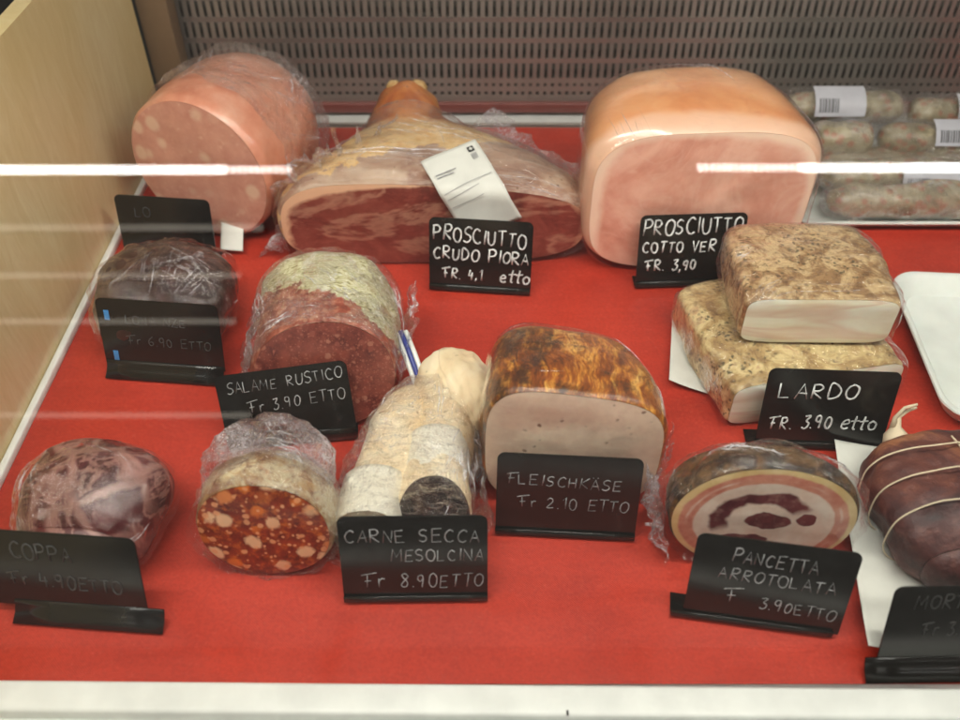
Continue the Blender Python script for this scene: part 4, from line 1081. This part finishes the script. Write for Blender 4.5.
# ------------------------------------------------------------------ glass, lamps, camera
t = thing('front_glass', (.1, .205, .012), 0, 'sloping clear glass front pane of the counter with bright lamp reflections', 'glass pane')
bm = bmesh.new()
box(bm, (0, .003, .27), (2.0, .005, .54), 0, Matrix.Rotation(-R(25), 4, 'X'))
pane = frombm('pane', bm, m_glass(), t, False)

def lamp(name, loc, L, w, h, label, m_, rotx=0, dz=-1):
    t = thing(name, loc, 0, label, 'lamp', None)
    t.rotation_euler = (rotx, 0, 0)
    boxobj('housing', (0, 0, .012), (L+.02, w+.02, .02), WHITE, t, .002)
    bm = bmesh.new(); box(bm, (0, 0, -.004), (L, w, .012)); frombm('diffuser', bm, m_, t, False)
    return t
# strip inside the counter canopy, above the meats
LED = m_emit('led_diffuser', (1.0, .95, .86, 1), 50)
lamp('canopy_lamp', (.12, .30, .86), 1.5, .05, .02, 'long white led strip lamp under the canopy of the counter', LED)

lamp('ceiling_lamp', (-.25, -.55, 1.95), 1.3, .30, .02, 'wide white ceiling lamp panel over the customers side', m_emit('panel_diffuser', (1.0, .96, .90, 1), 13))
LED2 = m_emit('shelf_led_diffuser', (1.0, .97, .92, 1), 22, 0)
LED3 = m_emit('dim_shelf_led_diffuser', (1.0, .90, .75, 1), 1.5, 0)
def behind(px, py, t2):
    # where a lamp behind the customer has to hang to be mirrored in the pane at that spot
    v = (py-360)/900; d = Vector(((px-480)/900, .723-v*.691, -.691-v*.723))
    nn = Vector((0, -math.cos(R(25)), math.sin(R(25)))); o_ = Vector((0, 0, .575)); p0 = Vector((0, .205, .012))
    t1 = (p0-o_).dot(nn)/d.dot(nn); h = o_+d*t1; return h+(d-2*d.dot(nn)*nn)*t2
for (pa, pb, py, wd, m_, lb) in ((-130, 225, 170, .020, LED2, 'bright led strip behind the customer, mirrored in the glass on the left'), (800, 1100, 168, .020, LED2, 'bright led strip behind the customer, mirrored in the glass on the right'),
        (-130, 262, 228, .016, LED3, 'upper dim shelf strip mirrored faintly in the glass'), (-130, 240, 276, .014, LED3, 'second dim shelf strip mirrored faintly in the glass'),
        (-130, 235, 322, .014, LED3, 'third dim shelf strip mirrored faintly in the glass'), (-130, 250, 416, .014, LED3, 'lowest dim shelf strip mirrored faintly in the glass')):
    a = behind(pa, py, 2.0); b = behind(pb, py, 2.0)
    t = thing('shelf_lamp', (a+b)/2, 0, lb, 'lamp')
    bm = bmesh.new(); box(bm, (0, 0, 0), (abs(b.x-a.x), .01, wd)); frombm('diffuser', bm, m_, t, False)
    if m_ is LED2:
        e = behind(291 if pb < 400 else 697, py, 2.0).x-t.location.x; hw = abs(b.x-a.x)/2; sg = math.copysign(1, e)
        bm = bmesh.new(); q = hw+.004
        while q < abs(e):
            box(bm, (sg*q, .001, .005), (.0085, .008, .006)); box(bm, (sg*q, .001, -.005), (.0085, .008, .006)); q += .0165
        frombm('led_dots', bm, LED2, t, False)
        boxobj('dot_strip', (sg*(hw+abs(e))/2, -.002, 0), (abs(e)-hw, .006, wd*.9), m_emit('dim_strip', (1, 1, .96, 1), 3), t, .001)
    boxobj('housing', (0, -.016, 0), (abs(b.x-a.x)+.02, .02, wd+.006), DARKM, t, .002)
tag(flat('shop_floor', -6, 6, -5, 7, -.95, plain('dark_floor', (.02, .022, .018, 1), .6)), kind='structure')

w = bpy.data.worlds.new('World'); bpy.context.scene.world = w; w.use_nodes = True
w.node_tree.nodes['Background'].inputs[0].default_value = (1.0, .93, .84, 1); w.node_tree.nodes['Background'].inputs[1].default_value = .13

cam = bpy.data.cameras.new('camera'); co = bpy.data.objects.new('camera', cam); C.objects.link(co)
co.location = (0, 0, .575); co.rotation_euler = (R(90-43.7), R(.0), 0)
cam.sensor_width = 36; cam.lens = 900/960*36; cam.clip_start = .01; cam.clip_end = 50
cam.dof.use_dof = True; cam.dof.focus_distance = .75; cam.dof.aperture_fstop = 5
sc = bpy.context.scene; sc.camera = co
sc.render.engine = 'CYCLES'; sc.cycles.max_bounces = 10; sc.cycles.transparent_max_bounces = 24
sc.view_settings.view_transform = 'Standard'; sc.view_settings.look = 'None'; sc.view_settings.gamma = 1
sc.view_settings.exposure = 0
